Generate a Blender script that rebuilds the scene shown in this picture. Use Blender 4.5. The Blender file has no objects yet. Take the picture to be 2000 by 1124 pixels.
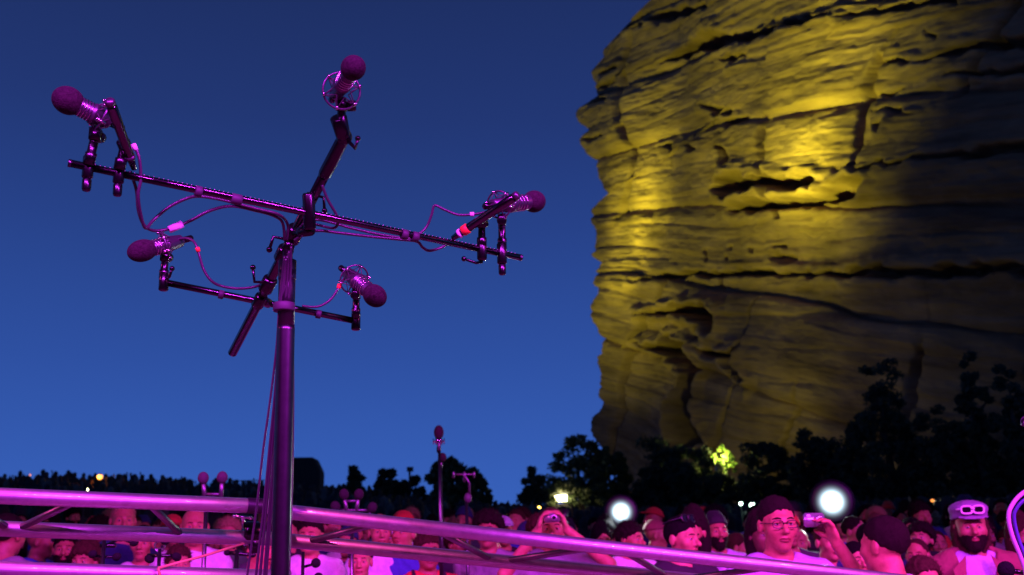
import bpy, bmesh, math, random
import numpy as np
from mathutils import Vector, Matrix, Quaternion

S = bpy.context.scene
COL = S.collection
rng = random.Random(7)
nrng = np.random.default_rng(11)
PI = math.pi

# ------------------------------------------------------------------ camera
CAM = Vector((0, 0, 1.55))
PITCH, ROLL, FPX = math.radians(15.0), math.radians(1.8), 2000.0
_f = Vector((0, math.cos(PITCH), math.sin(PITCH)))
_r0 = Vector((1, 0, 0)); _u0 = _r0.cross(_f)
_r = _r0 * math.cos(ROLL) - _u0 * math.sin(ROLL)
_u = _u0 * math.cos(ROLL) + _r0 * math.sin(ROLL)
cam = bpy.data.cameras.new('camera'); co = bpy.data.objects.new('camera', cam); COL.objects.link(co)
cam.sensor_width = 36.0; cam.lens = 36.0; cam.clip_start = 0.05; cam.clip_end = 2000
m = Matrix((_r, _u, -_f)).transposed().to_4x4(); m.translation = CAM
co.matrix_world = m
S.camera = co
cam.dof.use_dof = True; cam.dof.focus_distance = 2.7; cam.dof.aperture_fstop = 4.8

# ------------------------------------------------------------------ dusk sky
W = bpy.data.worlds.new('World'); S.world = W; W.use_nodes = True
nt = W.node_tree; nt.nodes.clear()
tc = nt.nodes.new('ShaderNodeTexCoord'); sx = nt.nodes.new('ShaderNodeSeparateXYZ')
mr = nt.nodes.new('ShaderNodeMapRange'); cr = nt.nodes.new('ShaderNodeValToRGB')
bg = nt.nodes.new('ShaderNodeBackground'); wo = nt.nodes.new('ShaderNodeOutputWorld')
nt.links.new(tc.outputs['Generated'], sx.inputs[0]); nt.links.new(sx.outputs['Z'], mr.inputs['Value'])
mr.inputs['From Min'].default_value = -0.05; mr.inputs['From Max'].default_value = 0.95
nt.links.new(mr.outputs[0], cr.inputs[0]); nt.links.new(cr.outputs[0], bg.inputs[0]); nt.links.new(bg.outputs[0], wo.inputs[0])
def lin(r, g, b):
    f = lambda c: (c / 255 / 12.92) if c <= 10 else ((c / 255 + .055) / 1.055) ** 2.4
    return (f(r), f(g), f(b), 1)
el = cr.color_ramp.elements
SKY = [(0.05, (58, 101, 190)), (0.13, (54, 94, 182)), (0.24, (46, 80, 161)), (0.36, (39, 66, 137)),
       (0.46, (34, 55, 116)), (0.58, (29, 46, 97)), (0.95, (19, 30, 65))]
el[0].position, el[0].color = SKY[0][0], lin(*SKY[0][1])
el[1].position, el[1].color = SKY[-1][0], lin(*SKY[-1][1])
for p, c in SKY[1:-1]:
    e = el.new(p); e.color = lin(*c)
bg.inputs[1].default_value = 1.0

# ------------------------------------------------------------------ stage lamps and exposure
def spot(name, loc, target, power, color, size_deg, blend, radius=0.12):
    l = bpy.data.lights.new(name, 'SPOT'); o = bpy.data.objects.new(name, l); COL.objects.link(o)
    l.energy = power; l.color = color; l.spot_size = math.radians(size_deg); l.spot_blend = blend
    l.shadow_soft_size = radius
    o.location = loc; d = Vector(target) - Vector(loc)
    o.rotation_euler = d.to_track_quat('-Z', 'Y').to_euler()
    return o
# a row of violet wash lamps hung over the stage behind the camera, and an unseen pink fill added at either side to brighten the crowd
for k in range(18):
    x_ = -5.5 + 1.15 * k
    o = spot('stage_light_violet', (x_, -6.4, 7.2), (x_ * .12, 1.6, 2.0), 1450, (0.72, 0.035, 1.0), 30, 0.8, 0.10); o.scale = (2.4, 1, 1)
for x_, e_ in ((-5.2, 420), (5.4, 700)):
    spot('crowd_fill_pink', (x_, 2.2, 4.2), (x_ * -.02, 5.7, 1.25), e_, (1.0, 0.06, 0.42), 62, 0.6, 0.15)
S.view_settings.view_transform = 'Standard'; S.view_settings.look = 'None'
S.view_settings.gamma = 1.0; S.view_settings.exposure = 0.0
S.view_settings.use_curve_mapping = False
S.render.engine = 'CYCLES'
S.cycles.use_denoising = True
S.cycles.max_bounces = 5
S.cycles.use_light_tree = True
S.cycles.sample_clamp_indirect = 4.0

# ------------------------------------------------------------------ helpers
def P(px, py, d):
    """world point of a photo pixel at depth d (metres along the view axis)"""
    return CAM + d * (_f + _r * ((px - 1000) / FPX) - _u * ((py - 562) / FPX))
def ray(px, py):
    return (_f + _r * ((px - 1000) / FPX) - _u * ((py - 562) / FPX)).normalized()

def mat(name, col, rough=0.6, metal=0.0, noise=None, bump=None, emit=None, spec=None, sheen=0.0, sub=0.0, coat=0.0):
    """noise=(scale, other colour, low, high), bump=(scale, strength, distance)"""
    M = bpy.data.materials.new(name); M.use_nodes = True
    t = M.node_tree; b = t.nodes['Principled BSDF']
    c4 = tuple(col) + (1,) if len(col) == 3 else col
    b.inputs['Base Color'].default_value = c4
    b.inputs['Roughness'].default_value = rough; b.inputs['Metallic'].default_value = metal
    if spec is not None: b.inputs['Specular IOR Level'].default_value = spec
    if coat: b.inputs['Coat Weight'].default_value = coat; b.inputs['Coat Roughness'].default_value = .09; b.inputs['Coat IOR'].default_value = 1.7
    if sheen: b.inputs['Sheen Weight'].default_value = sheen
    if sub:
        b.inputs['Subsurface Weight'].default_value = sub; b.inputs['Subsurface Radius'].default_value = (.012, .005, .003)
        b.inputs['Subsurface Scale'].default_value = 1.0
    if noise or bump:
        g = t.nodes.new('ShaderNodeTexCoord')
    if noise:
        n = t.nodes.new('ShaderNodeTexNoise'); n.inputs['Scale'].default_value = noise[0]; n.inputs['Detail'].default_value = 6
        n.inputs['Roughness'].default_value = .65
        t.links.new(g.outputs['Object'], n.inputs['Vector'])
        r = t.nodes.new('ShaderNodeMapRange'); r.inputs['From Min'].default_value = noise[2]; r.inputs['From Max'].default_value = noise[3]
        mx = t.nodes.new('ShaderNodeMix'); mx.data_type = 'RGBA'
        mx.inputs[6].default_value = c4; mx.inputs[7].default_value = tuple(noise[1]) + (1,)
        t.links.new(n.outputs[0], r.inputs[0]); t.links.new(r.outputs[0], mx.inputs[0]); t.links.new(mx.outputs[2], b.inputs['Base Color'])
    if bump:
        n2 = t.nodes.new('ShaderNodeTexNoise'); n2.inputs['Scale'].default_value = bump[0]; n2.inputs['Detail'].default_value = 5
        t.links.new(g.outputs['Object'], n2.inputs['Vector'])
        bp = t.nodes.new('ShaderNodeBump'); bp.inputs['Strength'].default_value = bump[1]; bp.inputs['Distance'].default_value = bump[2]
        t.links.new(n2.outputs[0], bp.inputs['Height']); t.links.new(bp.outputs[0], b.inputs['Normal'])
    if emit:
        b.inputs['Emission Color'].default_value = tuple(emit[0]) + (1,); b.inputs['Emission Strength'].default_value = emit[1]
    return M

def tag(o, label=None, cat=None, group=None, kind=None):
    if label: o['label'] = label
    if cat: o['category'] = cat
    if group: o['group'] = group
    if kind: o['kind'] = kind
    return o
def thing(name, loc, label, cat, group=None, rz=0.0, sc=1.0):
    o = bpy.data.objects.new(name, None); COL.objects.link(o)
    o.location = loc; o.rotation_euler = (0, 0, rz); o.scale = (sc, sc, sc); o.empty_display_size = .05
    return tag(o, label, cat, group)
def link(name, me, material=None, parent=None, smooth=True):
    o = bpy.data.objects.new(name, me); COL.objects.link(o)
    if material is not None and not me.materials: me.materials.append(material)
    if parent is not None: o.parent = parent
    return o
def shade(me, smooth=True):
    me.polygons.foreach_set('use_smooth', [smooth] * len(me.polygons)); me.update()
def part(name, bm, material, parent=None, smooth=True):
    """bm is in world coordinates; the part is stored relative to its (unrotated) parents"""
    off = Vector((0, 0, 0)); p = parent
    while p is not None:
        off += p.location; p = p.parent
    if off.length: bmesh.ops.translate(bm, verts=bm.verts, vec=-off)
    me = bpy.data.meshes.new(name); bm.to_mesh(me); bm.free(); shade(me, smooth)
    me.materials.append(material)
    return link(name, me, None, parent)

def frame(d):
    d = Vector(d).normalized()
    a = Vector((0, 0, 1)) if abs(d.z) < .9 else Vector((1, 0, 0))
    x = a.cross(d).normalized(); return x, d.cross(x), d
def tube(bm, pts, rad, sides=10, caps=True):
    pts = [Vector(p) for p in pts]; n = len(pts)
    if not hasattr(rad, '__len__'): rad = [rad] * n
    t0 = (pts[1] - pts[0]).normalized(); x, y, _ = frame(t0); rings = []
    for i in range(n):
        t = (pts[min(i + 1, n - 1)] - pts[max(i - 1, 0)])
        t = t.normalized() if t.length > 1e-9 else t0
        x = (x - t * x.dot(t)).normalized(); y = t.cross(x)
        rings.append([bm.verts.new(pts[i] + (x * math.cos(a) + y * math.sin(a)) * rad[i]) for a in [2 * PI * k / sides for k in range(sides)]])
    for i in range(n - 1):
        A, B = rings[i], rings[i + 1]
        for k in range(sides): bm.faces.new((A[k], A[(k + 1) % sides], B[(k + 1) % sides], B[k]))
    if caps:
        bm.faces.new(rings[0][::-1]); bm.faces.new(rings[-1])
    return bm
def lathe(bm, base, d, prof, sides=16):
    """prof: list of (along, radius)"""
    d = Vector(d).normalized()
    return tube(bm, [Vector(base) + d * a for a, r in prof], [max(r, 1e-5) for a, r in prof], sides)
def TB(pts, rad, sides=10): return tube(bmesh.new(), pts, rad, sides)
def curve_pts(pts, n=8):
    pts = [Vector(p) for p in pts]; out = []
    for i in range(len(pts) - 1):
        p0 = pts[max(i - 1, 0)]; p1 = pts[i]; p2 = pts[i + 1]; p3 = pts[min(i + 2, len(pts) - 1)]
        for k in range(n):
            t = k / n
            out.append(.5 * ((2 * p1) + (p2 - p0) * t + (2 * p0 - 5 * p1 + 4 * p2 - p3) * t * t + (3 * p1 - p0 - 3 * p2 + p3) * t ** 3))
    out.append(pts[-1]); return out
def torus(bm, c, axis, R, r, n=28, s=8, a0=0, a1=2 * PI):
    x, y, d = frame(axis); c = Vector(c)
    closed = abs(a1 - a0 - 2 * PI) < 1e-6
    k = n if closed else n + 1
    rings = []
    for i in range(k):
        a = a0 + (a1 - a0) * i / n; o = x * math.cos(a) + y * math.sin(a)
        rings.append([bm.verts.new(c + o * (R + r * math.cos(b)) + d * (r * math.sin(b))) for b in [2 * PI * j / s for j in range(s)]])
    for i in range(k if closed else k - 1):
        A, B = rings[i], rings[(i + 1) % k]
        for j in range(s): bm.faces.new((A[j], B[j], B[(j + 1) % s], A[(j + 1) % s]))
    return bm
def box(bm, c, sx, sy, sz, rot=None):
    mtx = Matrix.Translation(Vector(c)) @ (rot.to_4x4() if rot is not None else Matrix.Identity(4)) @ Matrix.Diagonal((sx, sy, sz, 1))
    bmesh.ops.create_cube(bm, size=1, matrix=mtx); return bm
def sphere(bm, c, r, u=16, v=10, axis=None, stretch=1.0):
    mtx = Matrix.Translation(Vector(c))
    if axis is not None:
        x, y, d = frame(axis); mtx = mtx @ Matrix((x, y, d)).transposed().to_4x4() @ Matrix.Diagonal((1, 1, stretch, 1))
    bmesh.ops.create_uvsphere(bm, u_segments=u, v_segments=v, radius=r, matrix=mtx); return bm
def from_arrays(name, V, F, material, smooth=True):
    me = bpy.data.meshes.new(name)
    V = np.asarray(V, np.float32); F = np.asarray(F, np.int32)
    me.vertices.add(len(V)); me.vertices.foreach_set('co', V.ravel())
    k = F.shape[1]
    me.loops.add(F.size); me.loops.foreach_set('vertex_index', F.ravel())
    me.polygons.add(len(F)); me.polygons.foreach_set('loop_start', np.arange(0, F.size, k, dtype=np.int32))
    me.update(calc_edges=True); me.validate(); shade(me, smooth)
    if material is not None: me.materials.append(material)
    return me

# value noise (numpy)
def vnoise(shape_seed, *c):
    """smooth value noise of 2 or 3 coordinate arrays"""
    def h(*i):
        n = shape_seed * 374761393
        for k, a in enumerate(i): n = n + a.astype(np.int64) * (668265263, 2147483647, 1274126177)[k]
        n = (n ^ (n >> 13)) * 1274126177 & 0x7fffffffffff
        n = n ^ (n >> 16)
        return (n & 0xffff) / 65535.0
    fl = [np.floor(a) for a in c]; fr = [a - b for a, b in zip(c, fl)]; fr = [t * t * (3 - 2 * t) for t in fr]
    out = 0
    for bits in range(1 << len(c)):
        w = 1; idx = []
        for k in range(len(c)):
            o = bits >> k & 1; idx.append(fl[k] + o); w = w * (fr[k] if o else 1 - fr[k])
        out = out + w * h(*idx)
    return out * 2 - 1
def fbm(seed, c, octaves=4, gain=.5):
    out = 0; a = 1
    for o in range(octaves):
        out = out + a * vnoise(seed + o * 17, *[x * 2 ** o for x in c]); a *= gain
    return out
# ------------------------------------------------------------------ ground and terraces
def slope_at(x):
    if x > -7: return 0.083 + (0.048 - 0.083) * min((x + 7) / 9.0, 1)
    t = min(max((x + 19) / 12.0, 0), 1); return 0.108 + (0.083 - 0.108) * t
ROW0, ROWD, NROW = 6.6, 0.85, 44
def terrain(x, y):
    if y < ROW0: return 0.0
    k = min(int((y - ROW0) / ROWD) + 1, NROW)
    return k * ROWD * slope_at(x)
stone = mat('terrace_sandstone', (.24, .15, .11), .9, noise=(3.0, (.16, .10, .08), .4, .65), bump=(25, .4, .01))
def build_ground():
    xs = [-150, -80, -50, -30, -19, -15, -11, -7, -2.5, 2, 20, 50, 80, 150]
    prof = [(-60, 0), (ROW0, 0)]
    V = []; F = []
    ys = [-60.0]; ks = [0]
    for k in range(NROW + 1):
        y = ROW0 + k * ROWD
        ys += [y, y]; ks += [k, min(k + 1, NROW)]
    ys += [120.0, 900.0]; ks += [NROW, NROW]
    for y, k in zip(ys, ks):
        for x in xs: V.append((x * (1 if y < 200 else 6), y, k * ROWD * slope_at(x) - (.0 if y < 60 else (y - 60) * .03)))
    n = len(xs)
    for i in range(len(ys) - 1):
        for j in range(n - 1): F.append((i * n + j, i * n + j + 1, (i + 1) * n + j + 1, (i + 1) * n + j))
    tag(link('ground', from_arrays('ground', V, F, stone, False)), 'dark stone pit floor and seating terraces rising behind the crowd', kind='structure')
build_ground()

# ------------------------------------------------------------------ the floodlit rock wall
def horiz(px, py, dist):
    d = ray(px, py); k = dist / math.hypot(d.x, d.y); p = CAM + d * k; return Vector((p.x, p.y, 0))
RK_L = horiz(1170, 800, 65.0); T_AWAY = Vector((-.37, .93, 0)).normalized()
RK_T = -T_AWAY; RK_N = Vector((-T_AWAY.y, T_AWAY.x, 0))
if RK_N.dot(CAM - RK_L) < 0: RK_N = -RK_N
def wall_sz(px, py):
    d = ray(px, py); k = (RK_L - CAM).dot(RK_N) / d.dot(RK_N); p = CAM + d * k
    q = p - RK_L; return q.dot(RK_T), p.z
def wall_point(px, py, out=0.0):
    s, z = wall_sz(px, py); p = RK_L + RK_T * s + RK_N * out; return Vector((p.x, p.y, z))

OUTLINE = [(1330, -60), (1280, -25), (1240, 0), (1190, 30), (1168, 55), (1155, 78), (1160, 98), (1147, 110), (1153, 130), (1121, 152), (1120, 163), (1140, 173),
           (1131, 187), (1136, 204), (1111, 230), (1113, 242), (1142, 264), (1127, 287), (1133, 308), (1146, 328), (1145, 355), (1160, 378), (1168, 386),
           (1161, 415), (1131, 421), (1130, 436), (1143, 452), (1147, 490), (1161, 500), (1147, 505), (1169, 521), (1157, 540), (1161, 562), (1175, 582),
           (1163, 606), (1164, 628), (1172, 646), (1173, 700), (1161, 706), (1166, 722), (1172, 742), (1170, 780), (1176, 800), (1163, 830), (1166, 852), (1188, 890), (1200, 930), (1210, 1100)]
# hollows: traced rims in photo pixels -> wall metres; depth is how far the hollow goes in
HOLLOWS = [
    (1.1, [(1243, 38), (1262, 20), (1300, 8), (1362, 2), (1362, 14), (1300, 30), (1262, 42)]),
    (1.4, [(1262, 118), (1300, 96), (1335, 72), (1352, 54), (1385, 58), (1425, 66), (1480, 46), (1560, 24), (1620, 18), (1560, 40), (1490, 62), (1440, 82), (1370, 90), (1300, 112)]),
    (0.7, [(1385, 112), (1410, 104), (1448, 106), (1418, 126)]),
    (0.9, [(1350, 204), (1400, 204), (1424, 214), (1420, 226), (1380, 222)]),
    (0.8, [(1402, 236), (1440, 230), (1466, 226), (1440, 240), (1412, 246)]),
    (1.0, [(1268, 282), (1294, 278), (1296, 296), (1280, 292)]),
    (1.0, [(1320, 280), (1345, 282), (1352, 294), (1330, 290)]),
    (1.3, [(1392, 280), (1412, 286), (1430, 320), (1424, 334), (1404, 320)]),
    (2.4, [(1385, 372), (1402, 346), (1440, 338), (1462, 335), (1470, 352), (1478, 352), (1484, 338), (1520, 348), (1600, 340), (1612, 356), (1606, 372), (1560, 372), (1500, 366), (1460, 378), (1410, 386), (1396, 382)]),
    (1.9, [(1400, 412), (1440, 400), (1480, 388), (1560, 386), (1620, 376), (1660, 356), (1700, 344), (1712, 356), (1696, 382), (1650, 398), (1600, 406), (1540, 402), (1470, 412)]),
    (1.1, [(1628, 332), (1700, 324), (1790, 312), (1900, 300), (2150, 262), (2150, 292), (1900, 316), (1800, 320), (1690, 334)]),
    (1.5, [(1240, 552), (1280, 536), (1330, 528), (1420, 528), (1464, 522), (1500, 532), (1580, 528), (1700, 524), (2150, 520), (2150, 546), (1700, 544), (1560, 540), (1440, 540), (1320, 540)]),
    (4.2, [(1258, 616), (1310, 602), (1328, 594), (1350, 598), (1384, 596), (1402, 608), (1404, 634), (1396, 656), (1378, 644), (1350, 624), (1312, 614)]),
    (4.6, [(1250, 674), (1292, 674), (1304, 654), (1340, 668), (1354, 678), (1362, 712), (1358, 748), (1362, 790), (1384, 838), (1404, 866), (1330, 880), (1318, 790), (1326, 730), (1304, 706), (1270, 682)]),
    (2.8, [(1366, 676), (1400, 684), (1440, 686), (1446, 698), (1436, 712), (1468, 744), (1462, 752), (1430, 728), (1414, 700), (1380, 692)]),
    (0.8, [(1700, 112), (1730, 108), (1768, 112), (1762, 120), (1712, 122)]),
    (1.0, [(1770, 122), (1820, 104), (1880, 82), (2000, 60), (2150, 20), (2150, 60), (2000, 92), (1880, 100), (1800, 120)]),
    (1.0, [(1672, 182), (1740, 172), (1748, 178), (1690, 188)]),
    (0.9, [(1830, 146), (1900, 138), (2000, 128), (2150, 112), (2150, 126), (2000, 142), (1880, 152)]),
    (0.8, [(1696, 210), (1740, 212), (1800, 220), (1760, 226), (1720, 218)]),
    (0.9, [(1712, 238), (1728, 236), (1730, 252), (1720, 256)]),
    (1.2, [(1620, 20), (1680, 12), (1760, -2), (1860, -20), (1860, 0), (1740, 16), (1650, 28)]),
    (0.8, [(1790, 50), (1812, 62), (1820, 70), (1800, 66)]),
    (0.9, [(1482, 498), (1520, 496), (1526, 512), (1490, 508)]),
    (0.6, [(1356, 490), (1364, 488), (1366, 508), (1358, 506)]),
    (0.7, [(1405, 480), (1412, 480), (1412, 488), (1405, 488)]), (0.7, [(1440, 478), (1452, 478), (1450, 490), (1441, 488)]),
    (0.7, [(1490, 478), (1512, 478), (1510, 486), (1492, 488)]), (0.6, [(1396, 500), (1404, 500), (1404, 510), (1397, 510)]),
    (1.0, [(1190, 46), (1216, 40), (1250, 44), (1240, 54), (1200, 56)]),
    (0.9, [(1150, 138), (1190, 124), (1196, 132), (1160, 146)]), (0.9, [(1140, 172), (1180, 156), (1196, 160), (1160, 174)]),
    (0.9, [(1140, 206), (1170, 188), (1190, 192), (1160, 206)]), (1.0, [(1142, 268), (1180, 264), (1196, 268), (1160, 276)]),
]
def in_poly(s, z, poly):
    """signed distance to a polygon (negative inside), vectorised"""
    d = np.full(s.shape, 1e9); ins = np.zeros(s.shape, bool)
    n = len(poly)
    for i in range(n):
        x1, y1 = poly[i]; x2, y2 = poly[(i + 1) % n]
        ex, ey = x2 - x1, y2 - y1
        t = np.clip(((s - x1) * ex + (z - y1) * ey) / (ex * ex + ey * ey + 1e-9), 0, 1)
        d = np.minimum(d, np.hypot(s - x1 - t * ex, z - y1 - t * ey))
        c = ((y1 > z) != (y2 > z)) & (s < ex * (z - y1) / (ey if abs(ey) > 1e-9 else 1e-9) + x1)
        ins ^= c
    return np.where(ins, -d, d)
def build_rock():
    ol = [wall_sz(x - 24 * min(max((150 - y) / 100, 0), 1), y) for x, y in OUTLINE]
    oz = np.array([z for s, z in ol])[::-1]; os_ = np.array([s for s, z in ol])[::-1]
    S1 = wall_sz(2200, 500)[0]
    NZ, NS, NB = 800, 430, 16
    zs = np.linspace(-3, 47, NZ)
    # crest: the rock's top runs down along the dip of its beds
    sl = np.interp(zs, oz, os_)
    a = np.linspace(0, 1, NS)
    s = sl[:, None] + (S1 - sl[:, None]) * (a[None, :] ** .8)
    z = np.repeat(zs[:, None], NS, 1)
    w = z + .287 * s                                   # height across the beds
    ww = w + .8 * fbm(3, (s * .05, z * .07), 3) + .07 * fbm(9, (s * .35, z * .5), 3)
    d = np.zeros_like(s)
    d += 1.3 * fbm(21, (s * .05, z * .07), 3, .5)
    # bedding: rounded bulges between sharp partings, at three thicknesses
    def beds(per, amp, seed, vary):
        q = ww / per + .6 * vnoise(seed, s * vary, ww * .15 / per)
        i = np.floor(q); f = q - i
        h = vnoise(seed + 5, i * 7.31 + .5, s * vary * 1.4)
        bul = np.clip(1 - np.abs(f * 2 - 1) ** 7, 0, 1)
        return amp * (h * .8 + (bul - 1) * .9)
    big = .5 + .5 * vnoise(77, s * .08, w * .15)
    d += beds(4.4, .5, 31, .035) + beds(1.5, .17, 41, .07) * (.15 + big) + beds(.55, .07, 51, .12) * (.1 + big) + beds(.22, .03, 55, .2)
    d += .13 * fbm(61, (s * .16, w * .8), 5, .55) + .05 * fbm(65, (s * 1.2, w * 3.0), 3, .6)
    # joints: blocks broken off along steep cracks
    j = (s * .9 - z * .35) / 5.5 + .35 * fbm(81, (s * .1, z * .12), 2)
    jf = np.abs(j - np.round(j)); d -= .55 * np.exp(-(jf * 5.5 / .16) ** 2) * (fbm(85, (s * .13, z * .16), 2) > .05)
    blk = vnoise(91, np.floor(j) + .5, np.floor(ww / 2.6 + .3) + .5); d += .28 * blk
    for depth, poly in HOLLOWS:
        pl = [wall_sz(*p) for p in poly]
        xs_ = [p[0] for p in pl]; zs_ = [p[1] for p in pl]
        mS = (s > min(xs_) - 2) & (s < max(xs_) + 2) & (z > min(zs_) - 2) & (z < max(zs_) + 2)
        if not mS.any(): continue
        ss, zz = s[mS], z[mS]
        sd = in_poly(ss + .18 * vnoise(5, ss * 2.2, zz * 2.2), zz + .16 * vnoise(6, ss * 1.7, zz * 2.6), pl)
        dep = depth * np.clip(-sd / (.16 * depth + .12), 0, 1) ** .7 * 1.15
        lip = .22 * depth * np.exp(-((sd - .18) / .3) ** 2) * (sd > 0)
        d[mS] += -dep + lip * .6
    # round the free left end off
    e = (s - sl[:, None]); d -= 1.3 * np.clip(1 - e / 1.6, 0, 1) ** 2.2
    # crest leans back
    d -= np.clip(z - 40, 0, 99) * .4
    base = np.array(RK_L); T = np.array(RK_T); N = np.array(RK_N)
    pts = base[None, None, :] + T * s[..., None] + N * d[..., None]; pts[..., 2] = z
    back = []
    k = np.linspace(1, 0, NB, endpoint=False)
    for q in k:
        p = pts[:, 0, :] + (-N * (22 * q ** 1.3) + T * (6 * q ** 1.5))[None, :]
        p = p + (N[None, :] * 0 + T[None, :]) * (.5 * fbm(101, (zs * .5, np.full(NZ, q * 6)), 3))[:, None]
        back.append(p)
    allp = np.concatenate([np.stack(back, 1), pts], 1)
    n = NS + NB
    V = allp.reshape(-1, 3)
    i, jx = np.meshgrid(np.arange(NZ - 1), np.arange(n - 1), indexing='ij')
    F = np.stack([i * n + jx, i * n + jx + 1, (i + 1) * n + jx + 1, (i + 1) * n + jx], -1).reshape(-1, 4)
    M = bpy.data.materials.new('red_sandstone'); M.use_nodes = True
    t = M.node_tree; b = t.nodes['Principled BSDF']; b.inputs['Roughness'].default_value = .95; b.inputs['Specular IOR Level'].default_value = .15
    g = t.nodes.new('ShaderNodeTexCoord')
    def dot(v):
        q = t.nodes.new('ShaderNodeVectorMath'); q.operation = 'DOT_PRODUCT'; q.inputs[1].default_value = v; t.links.new(g.outputs['Object'], q.inputs[0]); return q.outputs['Value']
    mp = t.nodes.new('ShaderNodeCombineXYZ'); tx, ty = RK_T.x, RK_T.y          # along the beds, across them, into the wall
    t.links.new(dot((tx * .22, ty * .22, 0)), mp.inputs[0]); t.links.new(dot((.287 * tx * 1.7, .287 * ty * 1.7, 1.7)), mp.inputs[1]); t.links.new(dot((RK_N.x * .3, RK_N.y * .3, 0)), mp.inputs[2])
    n1 = t.nodes.new('ShaderNodeTexNoise'); n1.inputs['Scale'].default_value = .9; n1.inputs['Detail'].default_value = 9; n1.inputs['Roughness'].default_value = .62
    t.links.new(mp.outputs[0], n1.inputs[0])
    n3 = t.nodes.new('ShaderNodeTexNoise'); n3.inputs['Scale'].default_value = .35; n3.inputs['Detail'].default_value = 5
    t.links.new(g.outputs['Object'], n3.inputs[0])
    c = t.nodes.new('ShaderNodeValToRGB'); E = c.color_ramp.elements
    E[0].position = .28; E[0].color = (.12, .062, .034, 1); E[1].position = .72; E[1].color = (.36, .20, .105, 1)
    e = E.new(.47); e.color = (.25, .135, .070, 1)
    t.links.new(n1.outputs[0], c.inputs[0])
    mx = t.nodes.new('ShaderNodeMix'); mx.data_type = 'RGBA'; mx.blend_type = 'MULTIPLY'; mx.inputs[0].default_value = .7
    r2 = t.nodes.new('ShaderNodeMapRange'); r2.inputs['From Min'].default_value = .36; r2.inputs['From Max'].default_value = .62; r2.inputs['To Min'].default_value = .55
    t.links.new(n3.outputs[0], r2.inputs[0]); t.links.new(c.outputs[0], mx.inputs[6]); t.links.new(r2.outputs[0], mx.inputs[7])
    t.links.new(mx.outputs[2], b.inputs['Base Color'])
    n2 = t.nodes.new('ShaderNodeTexNoise'); n2.inputs['Scale'].default_value = 4.5; n2.inputs['Detail'].default_value = 8; n2.inputs['Roughness'].default_value = .68
    t.links.new(mp.outputs[0], n2.inputs[0])
    bp = t.nodes.new('ShaderNodeBump'); bp.inputs['Strength'].default_value = .8; bp.inputs['Distance'].default_value = .11
    t.links.new(n2.outputs[0], bp.inputs['Height']); t.links.new(bp.outputs[0], b.inputs['Normal'])
    me = from_arrays('rock_wall', V, F[:, ::-1], M, True)
    o = link('rock_cliff', me)
    tag(o, 'towering layered sandstone rock wall floodlit yellow beside the seats', kind='structure')
build_rock()

# floodlights that wash the rock from its foot (their fixtures stand in the trees)
FLOOD = (1.0, 1.22, .08)
steel_dark = mat('dark_steel', (.03, .03, .033), .45, .6)
lamp_glow = mat('floodlight_lens', (.9, .9, .7), .3, emit=((1.0, .95, .35), 30))
def flood(lamp, target, power, size, blend, label):
    tgt = wall_point(*target); loc = Vector(lamp) if isinstance(lamp, Vector) else P(*lamp)
    spot('rock_flood', loc, tgt, power, FLOOD, size, blend, .25)
    d = (tgt - loc).normalized()
    g = Vector((loc.x, loc.y, terrain(loc.x, loc.y)))
    t = thing('floodlight', g, label, 'floodlight')
    part('post', TB([g - Vector((0, 0, .3)), loc - d * .7 - Vector((0, 0, .1)), loc - d * .6], .06, 8), steel_dark, t)
    part('housing', lathe(bmesh.new(), loc - d * .75, d, [(0, .12), (.1, .2), (.5, .3), (.52, .3)], 16), steel_dark, t)
    part('lens', lathe(bmesh.new(), loc - d * .225, d, [(0, .26), (.01, .26)], 16), lamp_glow, t)
flood(Vector((-2.4, 42, 4.0)), (1596, 296), 62000, 10, 1.0, 'narrow floodlight making the bright pool high on the rock wall')
flood(Vector((-3.2, 42.6, 4.0)), (1588, 262), 62000, 24, 1.0, 'softer floodlight spreading round the bright pool on the rock wall')
flood(Vector((-4.0, 43.2, 4.0)), (1550, 170), 20000, 50, 1.0, 'broad floodlight fading out over the upper rock wall')
flood(Vector((-6, 57.5, 4.2)), (1242, 425), 48000, 9, 1.0, 'narrow floodlight making the bright streak near the free end of the rock')
flood(Vector((-6.6, 57, 4.2)), (1236, 405), 40000, 22, 1.0, 'softer floodlight spreading round the streak near the free end of the rock')
flood((1409, 905, 42), (1330, 420), 450, 150, 1.0, 'wide floodlight glaring through a gap in the trees before the rock')
flood(Vector((-10, 54, 4.2)), (1250, 270), 15000, 72, 1.0, 'wide floodlight on the seating side washing the whole rock wall')

# unseen stage house, added to keep sky out of the metal: dark walls, lamp-bearing roof
unseen_stage_black = mat('unseen_stage_black', (.012, .012, .013), .9)
t = thing('unseen_stage_house', (0, -14, 0), 'unseen dark stage house with roof, added behind the camera to block the sky', 'stage')
for nm, c_, sz in (('unseen_back_wall', (0, -14.2, 5), (34, .4, 10)), ('unseen_wing_wall', (-17.2, -9.5, 5), (.4, 9, 10)), ('unseen_wing_wall', (17.2, -9.5, 5), (.4, 9, 10)), ('roof', (0, -9.6, 10.2), (34.8, 9.6, .4)), ('unseen_stage_floor', (0, -9.2, .5), (33.9, 9.4, 1.0)), ('unseen_lighting_bar', (3.5, -6.5, 7.75), (21, .06, .06))):
    part(nm, box(bmesh.new(), c_, *sz), unseen_stage_black, t, False)  # all parts, the roof too, belong to the added unseen stage house
for x_ in (-6.5, 13.5): part('unseen_hanger', TB([Vector((x_, -6.5, 7.75)), Vector((x_, -6.5, 10.1))], .02, 6), unseen_stage_black, t)
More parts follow.
